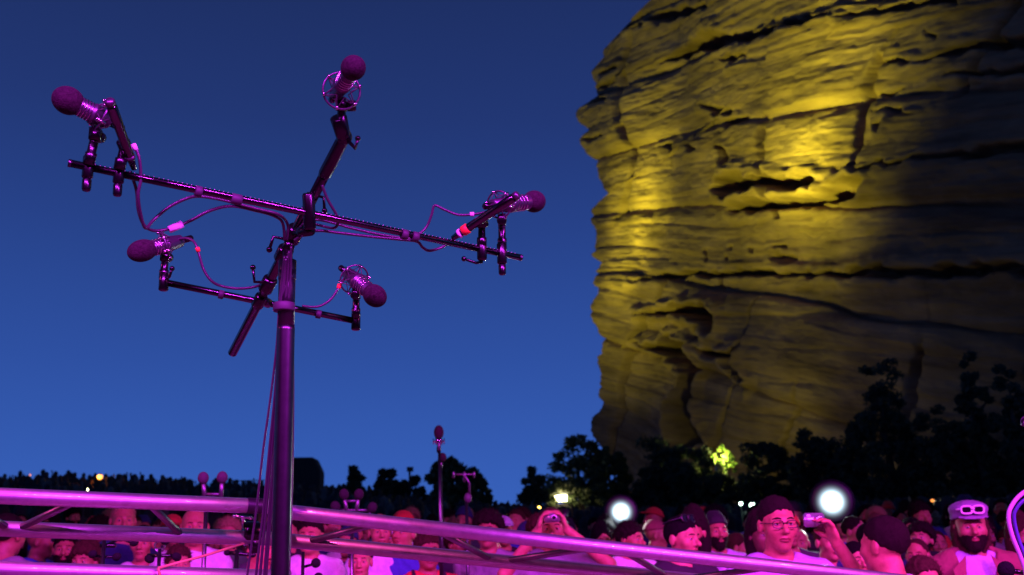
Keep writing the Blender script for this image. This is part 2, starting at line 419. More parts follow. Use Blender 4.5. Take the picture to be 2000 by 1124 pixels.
# ------------------------------------------------------------------ metal and plastic
steel = mat('satin_aluminium_tube', (.66, .64, .67), .48, 1.0, noise=(30, (.54, .53, .55), .45, .7), bump=(180, .05, .002), coat=1.0)
black_tube = mat('black_painted_tube', (.11, .107, .113), .2, 1.0, noise=(40, (.08, .078, .082), .5, .75))
pole_mat = mat('grey_anodised_pole', (.10, .095, .105), .34, 1.0, noise=(22, (.075, .07, .08), .45, .7), bump=(60, .04, .002))
clampm = mat('black_clamp_plastic', (.0025, .0025, .0028), .24)
foam = mat('foam_windscreen', (.038, .03, .03), 1.0, bump=(320, .6, .003), noise=(140, (.02, .016, .016), .4, .65), spec=.1)
foam_black = mat('black_foam', (.012, .012, .013), 1.0, bump=(160, 1.0, .006), spec=.1)
rubber = mat('rubber_cable', (.05, .046, .05), .3)
micbody = mat('mic_body_grey', (.12, .11, .13), .38, .8)
chrome = mat('chrome_small', (.7, .7, .72), .18, 1.0)
tape_white = mat('white_tape', (.85, .82, .8), .6)
tape_red = mat('red_tape', (.8, .10, .03), .55)
tape_purple = mat('grey_tape', (.05, .045, .05), .6)
elastic = mat('elastic_cord', (.05, .05, .05), .7)
tick_white = mat('engraved_white', (.75, .75, .75), .5)

def lerp(a, b, t): return a + (b - a) * t
def knob(bm, c, d, r, h, n=12): return lathe(bm, c, d, [(0, r * .8), (h * .15, r), (h * .85, r), (h, r * .75)], n)
UP = Vector((0, 0, 1))

# ------------------------------------------------------------------ big microphone tree
bar_a = (P(135, 319, 2.14), P(1014, 503, 2.62)); bar_b = (P(312, 550, 2.64), P(702, 629, 2.78))
def on(bar, px):
    # point of a bar whose photo column is px
    lo, hi = 0.0, 1.0
    for _ in range(40):
        m_ = (lo + hi) / 2; p = lerp(bar[0], bar[1], m_) - CAM
        x = 1000 + FPX * p.dot(_r) / p.dot(_f)
        if x < px: lo = m_
        else: hi = m_
    return lerp(bar[0], bar[1], lo)
boom = (P(454, 690, 2.82), P(672, 268, 2.30))
foot = P(545, 1400, 2.52); pole_top = P(562, 488, 2.50)
ground_pt = Vector((foot.x, foot.y, 0))
tree = thing('microphone_tree_stand', ground_pt, 'tall grey pole with crossed black bars holding five foam-topped microphones', 'microphone stand')
# keep the pole truly upright below its top
pole_axis = Vector((pole_top.x, pole_top.y, 0)); pole_axis = ground_pt
def pole_at(z): return Vector((lerp(ground_pt.x, pole_top.x, z / pole_top.z), lerp(ground_pt.y, pole_top.y, z / pole_top.z), z))
zj = P(560, 640, 2.5).z
part('pole', TB([pole_at(.02), pole_at(1.2), pole_at(zj - .01), pole_at(zj)], [.0232, .0222, .0212, .0206], 24), pole_mat, tree)
up_ = part('upper_pole', TB([pole_at(zj - .05), pole_at(pole_top.z - .1), pole_at(pole_top.z - .05)], .0203, 20), pole_mat, tree)
part('pole_cap', lathe(bmesh.new(), pole_at(pole_top.z - .075), UP, [(0, .0207), (.004, .0215), (.05, .0215), (.055, .012), (.085, .012)], 18), pole_mat, tree)
for a in range(3):
    an = a * 2 * PI / 3 + .5
    part('leg', TB([ground_pt + Vector((0, 0, .45)), ground_pt + Vector((math.cos(an) * .55, math.sin(an) * .55, .015))], .014, 10), black_tube, tree)
ba = part('main_bar', TB(bar_a, .0083, 16), black_tube, tree)
part('cross_bar', TB(bar_b, .0088, 16), black_tube, tree)
part('boom_tube', TB(boom, [.0125, .0125], 16), black_tube, tree)
# engraved centimetre ticks along the main bar
tb = bmesh.new(); dv = (bar_a[1] - bar_a[0]); L = dv.length; dn = dv.normalized()
toc = (CAM - bar_a[0]); toc = (toc - dn * toc.dot(dn)).normalized(); sidev = (toc * .45 + (UP - dn * UP.dot(dn)) * .9).normalized()
for k in range(4, int(L / .01)):
    c = bar_a[0] + dn * (k * .01) + sidev * .0083
    if k % 5 == 0: box(tb, c, .0012, .0035, .0012)
    else: box(tb, c, .0010, .0016, .0010)
tk = part('graduation', tb, tick_white, ba, False); tag(tk, kind='stuff')
bb = bmesh.new()
for e in (0, 1): part('bar_end_cap', lathe(bmesh.new(), bar_a[e] - dn * (.002 if e == 0 else -.001), dn, [(0, .0084), (.004, .0086), (.006, .0084)], 16), pole_mat, tree)

def sleeve_clamp(c, axis, r, h, lever=None, knob_down=True, lev_pts=None):
    """upright sleeve that grips a bar, with a knob below or a cranked lever"""
    cl = part('clamp', lathe(bmesh.new(), c - axis * h * .5, axis, [(0, r * .8), (h * .06, r), (h * .94, r), (h, r * .82)], 16), clampm, tree)
    if knob_down:
        part('clamp_knob', knob(bmesh.new(), c - axis * (h * .5 + .028), axis, .0095, .028), clampm, cl)
    if lev_pts:
        b = bmesh.new(); tube(b, lev_pts, .0038, 8); sphere(b, lev_pts[-1], .0068, 10, 8)
        part('lever', b, clampm, cl)
    return cl
tilt_axis = (P(603, 375, 2.4) - P(606, 440, 2.4)).normalized()
c0 = on(bar_a, 604)
sleeve_clamp(c0 + tilt_axis * .004, tilt_axis, .0145, .085, knob_down=False, lev_pts=[P(600, 378, 2.42), P(632, 386, 2.42), P(634, 412, 2.42)])
sleeve_clamp(on(bar_a, 172), UP, .0115, .05); sleeve_clamp(on(bar_a, 232), UP, .0115, .045)
sleeve_clamp(on(bar_a, 941), UP, .0125, .055, knob_down=False, lev_pts=[P(942, 512, 2.58), P(930, 514, 2.57), P(906, 506, 2.56)])
sleeve_clamp(on(bar_a, 980), UP, .0125, .055)
sleeve_clamp(on(bar_b, 320), UP, .0125, .045, knob_down=False, lev_pts=[P(325, 545, 2.63), P(331, 541, 2.61), P(336, 525, 2.61)])
sleeve_clamp(on(bar_b, 695), UP, .0125, .05, knob_down=False)
def boom_at(py):
    p0, p1 = boom; lo, hi = 0, 1
    for _ in range(40):
        m_ = (lo + hi) / 2; p = lerp(p0, p1, m_) - CAM; y = 562 - FPX * p.dot(_u) / p.dot(_f)
        if y > py: lo = m_
        else: hi = m_
    return lerp(p0, p1, lo)
bdir = (boom[1] - boom[0]).normalized()
# saddle joints where the boom meets the pole and the two bars
for py, r, h in ((458, .021, .05), (496, .02, .045), (556, .019, .05), (588, .0165, .045)):
    part('saddle_joint', lathe(bmesh.new(), boom_at(py) - bdir * h / 2, bdir, [(0, r * .8), (h * .1, r), (h * .9, r), (h, r * .8)], 16), clampm, tree)
jb = bmesh.new(); tube(jb, [boom_at(470), pole_at(pole_top.z)], .014, 12); tube(jb, [boom_at(455), c0 - tilt_axis * .04], .013, 12)
part('joint_block', jb, clampm, tree)
jb = bmesh.new(); tube(jb, [boom_at(585), on(bar_b, 524)], .013, 12)
part('joint_block', jb, clampm, tree)
for pts in ([P(560, 468, 2.5), P(534, 463, 2.49), P(526, 488, 2.48)], [P(528, 552, 2.62), P(497, 551, 2.6), P(494, 523, 2.6)]):
    b = bmesh.new(); tube(b, pts, .0042, 8); sphere(b, pts[-1], .0075, 10, 8); part('lever', b, clampm, tree)
# boom end: bent collar with a cranked lever
b = bmesh.new(); lathe(b, boom_at(345), bdir, [(0, .0135), (.01, .0155), (.03, .0155), (.12, .0145), (.125, .0125)], 16)
part('boom_sleeve', b, clampm, tree)
e0 = boom[1]; b = bmesh.new(); sphere(b, e0, .0185, 14, 10); lathe(b, e0 - UP * .005, P(666, 245, 2.28) - e0, [(0, .013), (.012, .017), (.055, .019), (.058, .012)], 16)
jn = part('swivel_joint', b, clampm, tree)
b = bmesh.new(); pts = [e0, P(694, 290, 2.28), P(699, 271, 2.28)]; tube(b, pts, .0045, 8); sphere(b, pts[-1], .0065, 10, 8); part('lever', b, clampm, jn)
# velcro ties round the main bar
for px, w_ in ((388, .016), (462, .024), (790, .016), (811, .016)):
    c = on(bar_a, px); part('cable_tie', lathe(bmesh.new(), c - dn * w_ / 2 - UP * .003, dn, [(0, .0105), (.002, .0125), (w_ - .002, .0125), (w_, .0105)], 12), tape_purple, tree)
dB = (bar_b[1] - bar_b[0]).normalized()
for px in (432, 622):
    c = on(bar_b, px); part('cable_tie', lathe(bmesh.new(), c - dB * .007 - UP * .002, dB, [(0, .0105), (.002, .012), (.012, .012), (.014, .0105)], 12), tape_purple, tree)
zs_ = P(553, 604, 2.5).z
sb = lathe(bmesh.new(), pole_at(zs_ - .012) - Vector((.004, .008, 0)), UP, [(0, .0250), (.002, .0262), (.018, .0262), (.020, .0250)], 20)
part('pole_strap', sb, tape_purple, tree)

def shock_ring(t, c, axis, R, n_pins, r_tube, inner, off):
    """outer ring, inner ring, elastic zigzag and pins"""
    x, y, d = frame(axis)
    b = torus(bmesh.new(), c, axis, R, r_tube, 32, 8); ring = part('shock_mount_ring', b, micbody, t)
    b = bmesh.new()
    for k in range(n_pins):
        a = 2 * PI * (k + .3) / n_pins; a2 = 2 * PI * (k + .8) / n_pins
        po = Vector(c) + (x * math.cos(a) + y * math.sin(a)) * R
        for s_ in (-1, 1):
            pi_ = Vector(c) + (x * math.cos(a2) + y * math.sin(a2)) * inner + d * off * s_
            tube(b, [po, pi_], .0011, 5)
            pj = Vector(c) + (x * math.cos(a2 - 2 * PI / n_pins) + y * math.sin(a2 - 2 * PI / n_pins)) * inner + d * off * s_
            tube(b, [po, pj], .0011, 5)
    part('elastic', b, elastic, ring)
    for k in range(n_pins):
        a = 2 * PI * (k + .3) / n_pins; po = Vector(c) + (x * math.cos(a) + y * math.sin(a)) * R
        b = bmesh.new(); lathe(b, po - d * .008, d, [(0, .0035), (.016, .0035)], 8); sphere(b, po + d * .008, .0042, 8, 6)
        part('pin', b, chrome, ring)
    return ring
def big_mic(ball, r, tail, ring_c, ring_axis, R, post, label, stretch=1.12, group='foam-topped microphones on the tall tree stand', blen=2.6):
    """ball centre + radius, tail point of body, shock mount, post (top, bottom) points"""
    ax = (Vector(ball) - Vector(tail)).normalized()
    t = thing('microphone', post[1], label, 'microphone', group)
    part('windscreen', sphere(bmesh.new(), ball, r, 28, 20, ax, stretch), foam, t)
    L_ = (Vector(ball) - Vector(tail)).length
    bd = part('body', lathe(bmesh.new(), tail, ax, [(0, r * .42), (.004, r * .56), (L_ * .38, r * .74), (L_ * .40, r * .80), (L_ * .44, r * .80), (L_ * .46, r * .72), (L_ * .8, r * .70), (L_, r * .6)], 20), micbody, t)
    b = bmesh.new()
    for k in range(4): torus(b, Vector(tail) + ax * (L_ * (.5 + .07 * k)), ax, r * .725, .0012, 20, 5)
    part('grille_band', b, chrome, bd)
    part('connector', lathe(bmesh.new(), Vector(tail) - ax * .03, ax, [(0, .006), (.003, .0085), (.03, .0085)], 12), clampm, bd)
    shock_ring(t, ring_c, ring_axis, R, 6, .0024, r * .68, .016)
    pt, pb = Vector(post[0]), Vector(post[1]); pd = (pb - pt).normalized()
    b = bmesh.new(); tube(b, [pt, pt + pd * .012, pt + pd * .02, lerp(pt, pb, .6), lerp(pt, pb, .62), pb], [.0075, .0075, .0095, .0095, .0118, .0118], 14)
    po = part('mount_post', b, clampm, t)
    for f_, r_, q_ in ((.25, .0092, .0012), (.7, .0118, .0008)): part('post_ring', torus(bmesh.new(), lerp(pt, pb, f_), pd, r_, q_, 16, 6), micbody, po)
    xk = frame(pd)[0]
    sd = 1 if xk.dot(_r) > 0 else -1
    b = bmesh.new(); box(b, pt + pd * .002, .020, .022, .026); lathe(b, pt - xk * sd * .004 + pd * .004, xk * sd, [(0, .009), (.016, .009), (.018, .013), (.034, .012), (.036, .009)], 12)
    part('swivel', b, clampm, t)
    return t
big_mic(P(133, 197, 2.12), .0292, P(216, 240, 2.17), P(197, 228, 2.16), P(133, 197, 2.12) - P(216, 240, 2.17), .034, (P(187, 262, 2.15), P(173, 322, 2.15)),
        'foam-topped microphone on the long end of the main bar away from the rock')
big_mic(P(690, 133, 2.12), .0258, P(655, 186, 2.24), P(667, 178, 2.21), P(690, 133, 1.99) - P(655, 186, 2.24), .040, (P(667, 203, 2.25), P(667, 246, 2.27)),
        'topmost foam-topped microphone at the raised boom end')
big_mic(P(1043, 394, 2.66), .0288, P(962, 402, 2.56), P(975, 400, 2.58), P(1043, 394, 2.7) - P(962, 402, 2.50), .034, (P(980, 428, 2.60), P(981, 490, 2.605)),
        'foam-topped microphone at the main bar end pointing to the rock')
big_mic(P(278, 490, 2.60), .0285, P(356, 470, 2.68), P(322, 479, 2.645), P(278, 490, 2.62) - P(356, 470, 2.66), .034, (P(323, 500, 2.65), P(319, 545, 2.65)),
        'long foam-covered microphone at the lower cross bar above the truss joint', 1.38)
big_mic(P(732, 578, 2.72), .0295, P(676, 532, 2.80), P(692, 546, 2.78), P(732, 578, 2.66) - P(676, 532, 2.83), .040, (P(696, 572, 2.77), P(695, 622, 2.775)),
        'foam-topped microphone pointing down from the lower cross bar end', 1.25)
def pencil(p0, p1, r, post, label, red):
    t = thing('pencil_microphone', post[1], label, 'microphone', 'slim black microphones on the tall tree stand')
    ax = (Vector(p1) - Vector(p0)); L_ = ax.length
    bd = part('body', lathe(bmesh.new(), p0, ax, [(0, r * .85), (.004, r), (L_ * .3, r), (L_ * .31, r * .93), (L_ - .035, r * .93), (L_ - .03, r * .8), (L_, r * .55)], 16), black_tube, t)
    part('grille', lathe(bmesh.new(), Vector(p0) - ax.normalized() * .014, ax, [(0, r * .7), (.003, r * .95), (.013, r * .95)], 16), micbody, bd)
    if red:
        part('tape_band', lathe(bmesh.new(), lerp(Vector(p0), Vector(p1), .74), ax, [(0, r * 1.02), (.001, r * 1.12), (.016, r * 1.12), (.017, r * 1.02)], 16), tape_red, bd)
        part('label_band', lathe(bmesh.new(), lerp(Vector(p0), Vector(p1), .86), ax, [(0, r), (.007, r)], 16), tape_white, bd)
    else:
        part('label_band', lathe(bmesh.new(), lerp(Vector(p0), Vector(p1), .78), ax, [(0, r), (.005, r * 1.04), (.008, r)], 16), micbody, bd)
    pt, pb = Vector(post[0]), Vector(post[1])
    b = bmesh.new(); tube(b, [pt, lerp(pt, pb, .55), lerp(pt, pb, .57), pb], [.0085, .0095, .0125, .0125], 14); part('mount_post', b, clampm, t)
    torus_b = bmesh.new(); lathe(torus_b, pt - ax.normalized() * .012, ax, [(0, r * 1.1), (.002, r * 1.3), (.022, r * 1.3), (.024, r * 1.1)], 14); part('clip', torus_b, clampm, t)
pencil(P(1004, 386, 2.50), P(884, 466, 2.56), .0118, (P(941, 436, 2.57), P(941, 486, 2.575)), 'slim black microphone with a red tape band lying over the bar', True)
pencil(P(217, 206, 2.08), P(262, 330, 2.20), .0110, (P(243, 284, 2.17), P(233, 330, 2.175)), 'slim black microphone tilted behind the pair of clamps at the long bar end', False)

# ------------------------------------------------------------------ cables of the tree
def cable(px_pts, r, label, dflt=2.45, group='cables dressed along the tree stand', material=None):
    pts = curve_pts([P(p[0], p[1], p[2] if len(p) > 2 else dflt) for p in px_pts], 7)
    o = bpy.data.objects.new('microphone_cable', None); COL.objects.link(o); o.location = pts[-1]
    tag(o, label, 'cable', group)
    part('cord', TB(pts, r, 8), material or rubber, o)
    return o
def sleeve_on(o, a, b, r, m_, name='marker_sleeve'):
    part(name, TB([a, b], r, 10), m_, o)
c = cable([(262, 284, 2.2), (272, 310, 2.2), (275, 350, 2.2), (270, 380, 2.2), (274, 415, 2.22), (284, 446, 2.25), (300, 430, 2.28), (330, 405, 2.3), (365, 388, 2.31), (390, 384, 2.31), (430, 390, 2.33), (462, 398, 2.35), (500, 408, 2.37), (545, 420, 2.40), (562, 440, 2.45), (560, 470, 2.46)], .0036, 'cable drooping from the slim microphone and looping back up to the main bar')
sleeve_on(c, P(261, 282, 2.2), P(266, 294, 2.2), .005, tape_white)
c = cable([(254, 335, 2.2), (266, 370, 2.22), (270, 410, 2.23), (280, 438, 2.25), (296, 450, 2.28), (318, 450, 2.3), (345, 443, 2.31), (375, 430, 2.33), (410, 412, 2.34), (452, 403, 2.35), (500, 412, 2.38), (535, 422, 2.4), (552, 436, 2.43), (556, 470, 2.46)], .0036, 'cable with a white tape flag hanging below the main bar')
sleeve_on(c, P(330, 449, 2.305), P(356, 438, 2.32), .0085, tape_white, 'tape_flag')
c = cable([(346, 468, 2.66), (365, 466, 2.65), (380, 474, 2.63), (388, 495, 2.62), (397, 525, 2.62), (412, 548, 2.62), (432, 559, 2.63), (465, 564, 2.64), (500, 560, 2.64), (522, 548, 2.63)], .0036, 'cable curling from the lower cross bar microphone to the joint')
sleeve_on(c, P(385, 484, 2.62), P(388, 492, 2.62), .0055, tape_red)
c = cable([(676, 540, 2.8), (668, 552, 2.78), (662, 562, 2.76), (648, 583, 2.75), (632, 595, 2.74), (615, 600, 2.73), (590, 598, 2.72)], .0034, 'short cable drooping under the downward pointing microphone')
sleeve_on(c, P(663, 556, 2.765), P(661, 564, 2.76), .0055, tape_red)
c = cable([(952, 414, 2.56), (925, 419, 2.56), (895, 420, 2.55), (868, 410, 2.54), (849, 402, 2.54), (843, 420, 2.54), (834, 442, 2.54), (820, 456, 2.53), (800, 466, 2.52), (750, 460, 2.5), (690, 447, 2.47), (640, 433, 2.44), (612, 430, 2.42), (590, 440, 2.44)], .0034, 'cable arching over the bar from the microphone at the rock end')
sleeve_on(c, P(918, 419, 2.56), P(926, 419, 2.56), .0055, tape_white)
cable([(884, 468, 2.57), (866, 482, 2.57), (840, 490, 2.55), (826, 484, 2.54), (814, 472, 2.52), (780, 468, 2.51), (720, 462, 2.49), (660, 455, 2.46), (625, 451, 2.44), (600, 455, 2.44), (575, 470, 2.45)], .0036, 'cable hanging in a loop beneath the red-taped microphone')
cable([(629, 362, 2.38), (640, 390, 2.39), (657, 420, 2.41), (660, 437, 2.42), (650, 446, 2.43), (622, 440, 2.44), (600, 436, 2.44), (580, 450, 2.45)], .0034, 'thin cable slanting down from the raised boom')
fan = [([(556, 500), (549, 560), (545, 604), (540, 680), (528, 780), (514, 880), (502, 985), (483, 1124), (470, 1240)], 'outermost'),
       ([(559, 505), (552, 560), (548, 604), (544, 680), (536, 780), (526, 880), (516, 985), (500, 1124), (492, 1240)], 'second'),
       ([(562, 500), (555, 560), (552, 604), (548, 680), (540, 780), (531, 880), (521, 985), (508, 1124), (500, 1240)], 'third'),
       ([(565, 490), (560, 560), (556, 604), (553, 680), (545, 780), (536, 880), (527, 985), (516, 1124), (510, 1240)], 'fourth'),
       ([(569, 480), (566, 560), (561, 604), (556, 680), (549, 780), (541, 870), (531, 985), (520, 1124), (514, 1240)], 'innermost')]
for k, (f_, w_) in enumerate(fan):
    cable([(x, y, 2.47 - .002 * (k % 2)) for x, y in f_], .0030 + .0003 * (k % 3), w_ + ' of the five cables fanning down the tree pole', group='cables fanning down the pole')
cable([(572, 600, 2.5), (572, 640, 2.5), (573, 760, 2.5), (572, 880, 2.5), (569, 1000, 2.5), (565, 1124, 2.5), (563, 1240, 2.5)], .0026, 'lone thin cable hanging on the rock side of the tree pole')
o = cable([(2060, 930, 2.3), (2000, 962, 2.3), (1975, 990, 2.3), (1970, 1015, 2.3), (1978, 1050, 2.3), (1992, 1085, 2.3), (2004, 1124, 2.3), (2012, 1200, 2.3)], .0048, 'thick pink-lit cable hanging in a loop beyond the hatted man', group='cables hanging beside the hatted man', material=mat('pale_cable', (.55, .53, .55), .4))
cable([(2080, 935, 2.34), (2008, 972, 2.34), (1984, 996, 2.34), (1981, 1018, 2.34), (1990, 1055, 2.34), (2006, 1100, 2.34), (2020, 1180, 2.34)], .0042, 'dark blue cable hanging beside the thick looped cable', group='cables hanging beside the hatted man', material=mat('blue_cable', (.10, .09, .35), .4))

# ------------------------------------------------------------------ curved lighting truss in front of the crowd
brace_mat = mat('dull_aluminium_brace', (.26, .25, .26), .45, 1.0, noise=(30, (.22, .22, .22), .45, .7))
def truss(name, label, F0, F1, B0, B1, D0, D1, r, nodes):
    """F front top chord, B back chord, D front bottom chord (end points), nodes: [(t on back chord, t on front chord)]"""
    t = thing(name, Vector((F0.x, F0.y, F0.z)), label, 'truss', 'truss sections in front of the crowd')
    part('top_chord', TB([F0, F1], r, 28), steel, t)
    part('back_chord', TB([B0, B1], r, 28), steel, t)
    part('bottom_chord', TB([D0, D1], r, 28), steel, t)
    for tb_, tf in nodes:
        part('brace', TB([lerp(B0, B1, tb_), lerp(F0, F1, tf)], .0115, 12), brace_mat, t)
    return t
T1 = truss('truss_section', 'straight truss section with three metal tubes before the sleeve joint', P(-160, 963, 2.95), P(566, 991, 3.42), P(-160, 1027, 3.10), P(566, 1054, 3.57), P(-160, 1108, 2.95), P(566, 1129, 3.42), .0243,
      [(.24, .40), (.68, .58), (.22, .08)])
T2 = truss('truss_section', 'truss section of metal tubes sloping down past the crowd towards the rock', P(563, 1000, 3.42), P(2150, 1178, 4.02), P(560, 1056, 3.57), P(2150, 1210, 4.18), P(563, 1139, 3.42), P(2150, 1320, 4.02), .0243,
      [(.02, .10), (.225, .155), (.235, .345), (.43, .37), (.45, .56), (.65, .58), (.67, .77), (.87, .79)])
dT = (P(566, 991, 3.42) - P(-160, 963, 2.95)).normalized()
c = lerp(P(-160, 963, 2.95), P(566, 991, 3.42), .868)
part('coupler_sleeve', lathe(bmesh.new(), c, dT, [(0, .0247), (.002, .0256), (.048, .0256), (.05, .0247)], 24), steel_dark, T1)
c2 = P(492, 1040, 3.52); b = bmesh.new(); lathe(b, c2 - dT * .03, dT, [(0, .03), (.01, .036), (.05, .036), (.06, .03)], 16); tube(b, [c2, P(498, 1082, 3.5)], .018, 10)
cl = part('hook_clamp', b, clampm, T1)
b = bmesh.new(); tube(b, [P(458, 1008, 3.45), P(490, 1012, 3.45)], .0045, 8); tube(b, [P(474, 1010, 3.45), P(476, 1030, 3.5)], .006, 8); sphere(b, P(458, 1008, 3.45), .007, 8, 6); sphere(b, P(490, 1012, 3.45), .007, 8, 6)
part('clamp_handle', b, chrome, cl)
# steel legs that carry the truss (below the picture)
for t_, F, D in ((T1, P(-100, 965, 2.99), P(-100, 1110, 2.99)), (T2, P(1000, 1049, 3.59), P(1000, 1190, 3.59))):
    part('support_post', TB([Vector((D.x, D.y, 0)), D], .024, 16), steel_dark, t_)
strap_m = mat('tan_webbing', (.50, .34, .12), .75, bump=(300, .4, .002))
b = bmesh.new(); pa, pb = P(309, 1110, 3.2), P(482, 1060, 3.5); tube(b, [pa, lerp(pa, pb, .5) + Vector((0, 0, -.003)), pb], .0045, 6); tube(b, [pa, P(312, 1122, 3.2), P(310, 1150, 3.2)], .0045, 6)
s_ = part('tie_strap', b, strap_m, None); tag(s_, 'tan webbing strap pulled slanting from the truss clamp', 'strap')
# ------------------------------------------------------------------ trees
leaf_mats = [mat('juniper_foliage', (.030, .045, .022), .8, noise=(1.2, (.05, .06, .03), .4, .7)),
             mat('broadleaf_foliage', (.045, .075, .025), .7, noise=(1.2, (.07, .09, .03), .4, .7))]
bark = mat('dark_bark', (.06, .045, .035), .95, bump=(20, .6, .02))
def foliage(seed, w, h, z0, kind, n_clump, per, leaf, lean=0.0):
    """leaf faces gathered in clumps through the crown volume; returns verts, quads and clump centres"""
    g = np.random.default_rng(seed)
    C = []
    while len(C) < n_clump:
        u = g.uniform(-1, 1, 3); r = math.sqrt(u[0] ** 2 + u[1] ** 2)
        t = (u[2] + 1) / 2
        if kind == 'cone': lim = (1 - t) ** .75 * (.75 + .35 * math.sin(9 * t + 3 * math.atan2(u[1], u[0]) + seed))
        elif kind == 'round': lim = math.sqrt(max(1 - (2 * t - .9) ** 2 / 1.25, 0)) * (.82 + .22 * math.sin(3 * math.atan2(u[1], u[0]) + 5 * t + seed))
        else: lim = (math.sqrt(max(1 - (1.5 * t - .6) ** 2, 0)) * (1 - .45 * t)) * (.75 + .35 * math.sin(4 * math.atan2(u[1], u[0]) + 8 * t + seed))
        if r < lim and r > lim * g.uniform(0, .75): C.append((u[0] * w / 2 + lean * t, u[1] * w / 2, z0 + t * h))
    C = np.array(C)
    rad = g.uniform(.10, .19, len(C)) * min(w, h) * .75
    ctr = np.repeat(C, per, 0); rr = np.repeat(rad, per)
    d = g.normal(size=(len(ctr), 3)); d /= np.linalg.norm(d, axis=1)[:, None]
    p = ctr + d * (rr * g.uniform(.2, 1.0, len(rr)) ** .6)[:, None] * np.array([1, 1, .75])
    a = g.normal(size=p.shape); a /= np.linalg.norm(a, axis=1)[:, None]
    b = np.cross(a, g.normal(size=p.shape)); b /= np.linalg.norm(b, axis=1)[:, None]
    L = (leaf * g.uniform(.6, 1.4, len(p)))[:, None]
    V = np.stack([p - a * L, p + b * L * .45, p + a * L, p - b * L * .45], 1).reshape(-1, 3)
    F = np.arange(len(V)).reshape(-1, 4)
    return V, F, C
def tree_(px, top, w_px, d, kind, label, name='pine_tree', mi=0, base=1010, seed=1, dens=1.0, leaf=.13, z_off=0):
    bp = P(px, base, d); g = Vector((bp.x, bp.y, terrain(bp.x, bp.y) - .1))
    tp = P(px, top, d); H = tp.z - g.z; w = w_px * d / FPX
    t = thing(name, g, label, 'tree', 'dark trees between the seats and the rock')
    z0 = H * (.06 if kind == 'cone' else .14)
    n = int(130 * dens * max(1, w * H / 14)); n = min(n, 700)
    V, F, C = foliage(seed, w, (H - z0) * 1.04, z0, kind, n, int(105), leaf)
    link('crown', from_arrays('crown', V, F, leaf_mats[mi], False), None, t)
    b = bmesh.new(); tube(b, [g - Vector((0, 0, .2)), g + Vector((.05, 0, H * .3)), g + Vector((-.03, .05, H * .6)), g + Vector((0, 0, H * .9))], [H * .032, H * .025, H * .014, .02], 9)
    part('trunk', b, bark, t)
    lm = random.Random(seed)
    for k in range(7):
        c = C[lm.randrange(len(C))]; zz = min(max(c[2] - w * .22, H * .15), H * .8)
        part('limb', TB([g + Vector((0, 0, zz)), g + Vector((c[0] * .5, c[1] * .5, (zz + c[2]) / 2 - .05)), g + Vector(c)], [H * .012, H * .008, .015], 6), bark, t)
    return t
TREES = [
    (692, 916, 62, 36, 'loose', 'small ragged conifer between the covered box and the square-topped tree', 'conifer', 0, 3),
    (758, 921, 88, 37, 'round', 'square-topped dark tree beside the thin post with a box on top', 'juniper_tree', 0, 4),
    (812, 938, 60, 37, 'loose', 'low dark tree just behind the thin post', 'juniper_tree', 0, 14),
    (884, 896, 112, 36, 'round', 'rounded dark tree behind the tall taper microphones', 'broadleaf_tree', 1, 5),
    (932, 928, 60, 38, 'round', 'small round-edged tree touching the rounded dark tree', 'broadleaf_tree', 1, 6),
    (1040, 920, 78, 38, 'loose', 'single airy conifer standing clear against the blue sky', 'conifer', 0, 7),
    (1135, 850, 140, 40, 'round', 'large bushy tree overlapping the foot of the rock edge', 'broadleaf_tree', 1, 8),
    (1196, 880, 90, 42, 'round', 'lamp-speckled tree tucked beneath the free rock edge', 'broadleaf_tree', 1, 9),
    (1285, 832, 180, 41, 'cone', 'broad dark conifer below the black cleft in the rock', 'conifer', 0, 10),
    (1350, 862, 130, 40, 'round', 'dense dark tree next to the glaring gap of light', 'juniper_tree', 0, 11),
    (1416, 915, 120, 39, 'round', 'low dark tree hiding the foot of the glaring gap', 'juniper_tree', 0, 31),
    (1500, 870, 150, 38, 'round', 'dense dark tree just rockward of the glaring gap', 'juniper_tree', 0, 12),
    (1610, 842, 150, 36, 'round', 'wide black tree behind the man with glasses', 'juniper_tree', 0, 13),
    (1752, 690, 150, 32, 'loose', 'tall black conifer rising before the unlit rock', 'conifer', 0, 15),
    (1690, 800, 130, 33, 'loose', 'black conifer at the shoulder of the tallest conifer', 'conifer', 0, 16),
    (1850, 800, 160, 31, 'round', 'black spreading tree above the hatted man', 'juniper_tree', 0, 17),
    (1932, 690, 110, 30, 'loose', 'narrow black conifer before the unlit rock beside a notch of rock', 'conifer', 0, 18),
    (2010, 715, 120, 29, 'loose', 'black conifer farthest along the rock wall from the free rock edge', 'conifer', 0, 19),
]
for px, top, w_, d_, k_, lb, nm, mi, sd in TREES:
    tree_(px, top, w_, d_, k_, lb, nm, mi, seed=sd, leaf=.075 + .015 * (d_ > 35))
# leaves right in front of the glaring lamp, lit by it
# ------------------------------------------------------------------ far structures
tarp = mat('dark_tarpaulin', (.018, .017, .018), .85, bump=(6, .3, .03))
c = P(600, 950, 44); gz = terrain(c.x, c.y)
t = thing('covered_tower', Vector((c.x, c.y, gz)), 'dark tarpaulin-covered box tower with a cut corner on the skyline', 'tower')
zt = P(600, 895, 44).z; x0 = P(574, 950, 44).x; x1 = P(628, 950, 44).x; zc = P(600, 922, 44).z; xm = P(616, 950, 44).x
b = bmesh.new()
prof = [(x0, gz - .2), (x1, gz - .2), (x1 + .01, zc), (xm, zt), (x0 + .02, zt + .02)]
fr = [b.verts.new((x, c.y - .6, z)) for x, z in prof]; bk = [b.verts.new((x, c.y + .6, z)) for x, z in prof]
b.faces.new(fr); b.faces.new(bk[::-1])
for i in range(5): b.faces.new((fr[i], bk[i], bk[(i + 1) % 5], fr[(i + 1) % 5]))
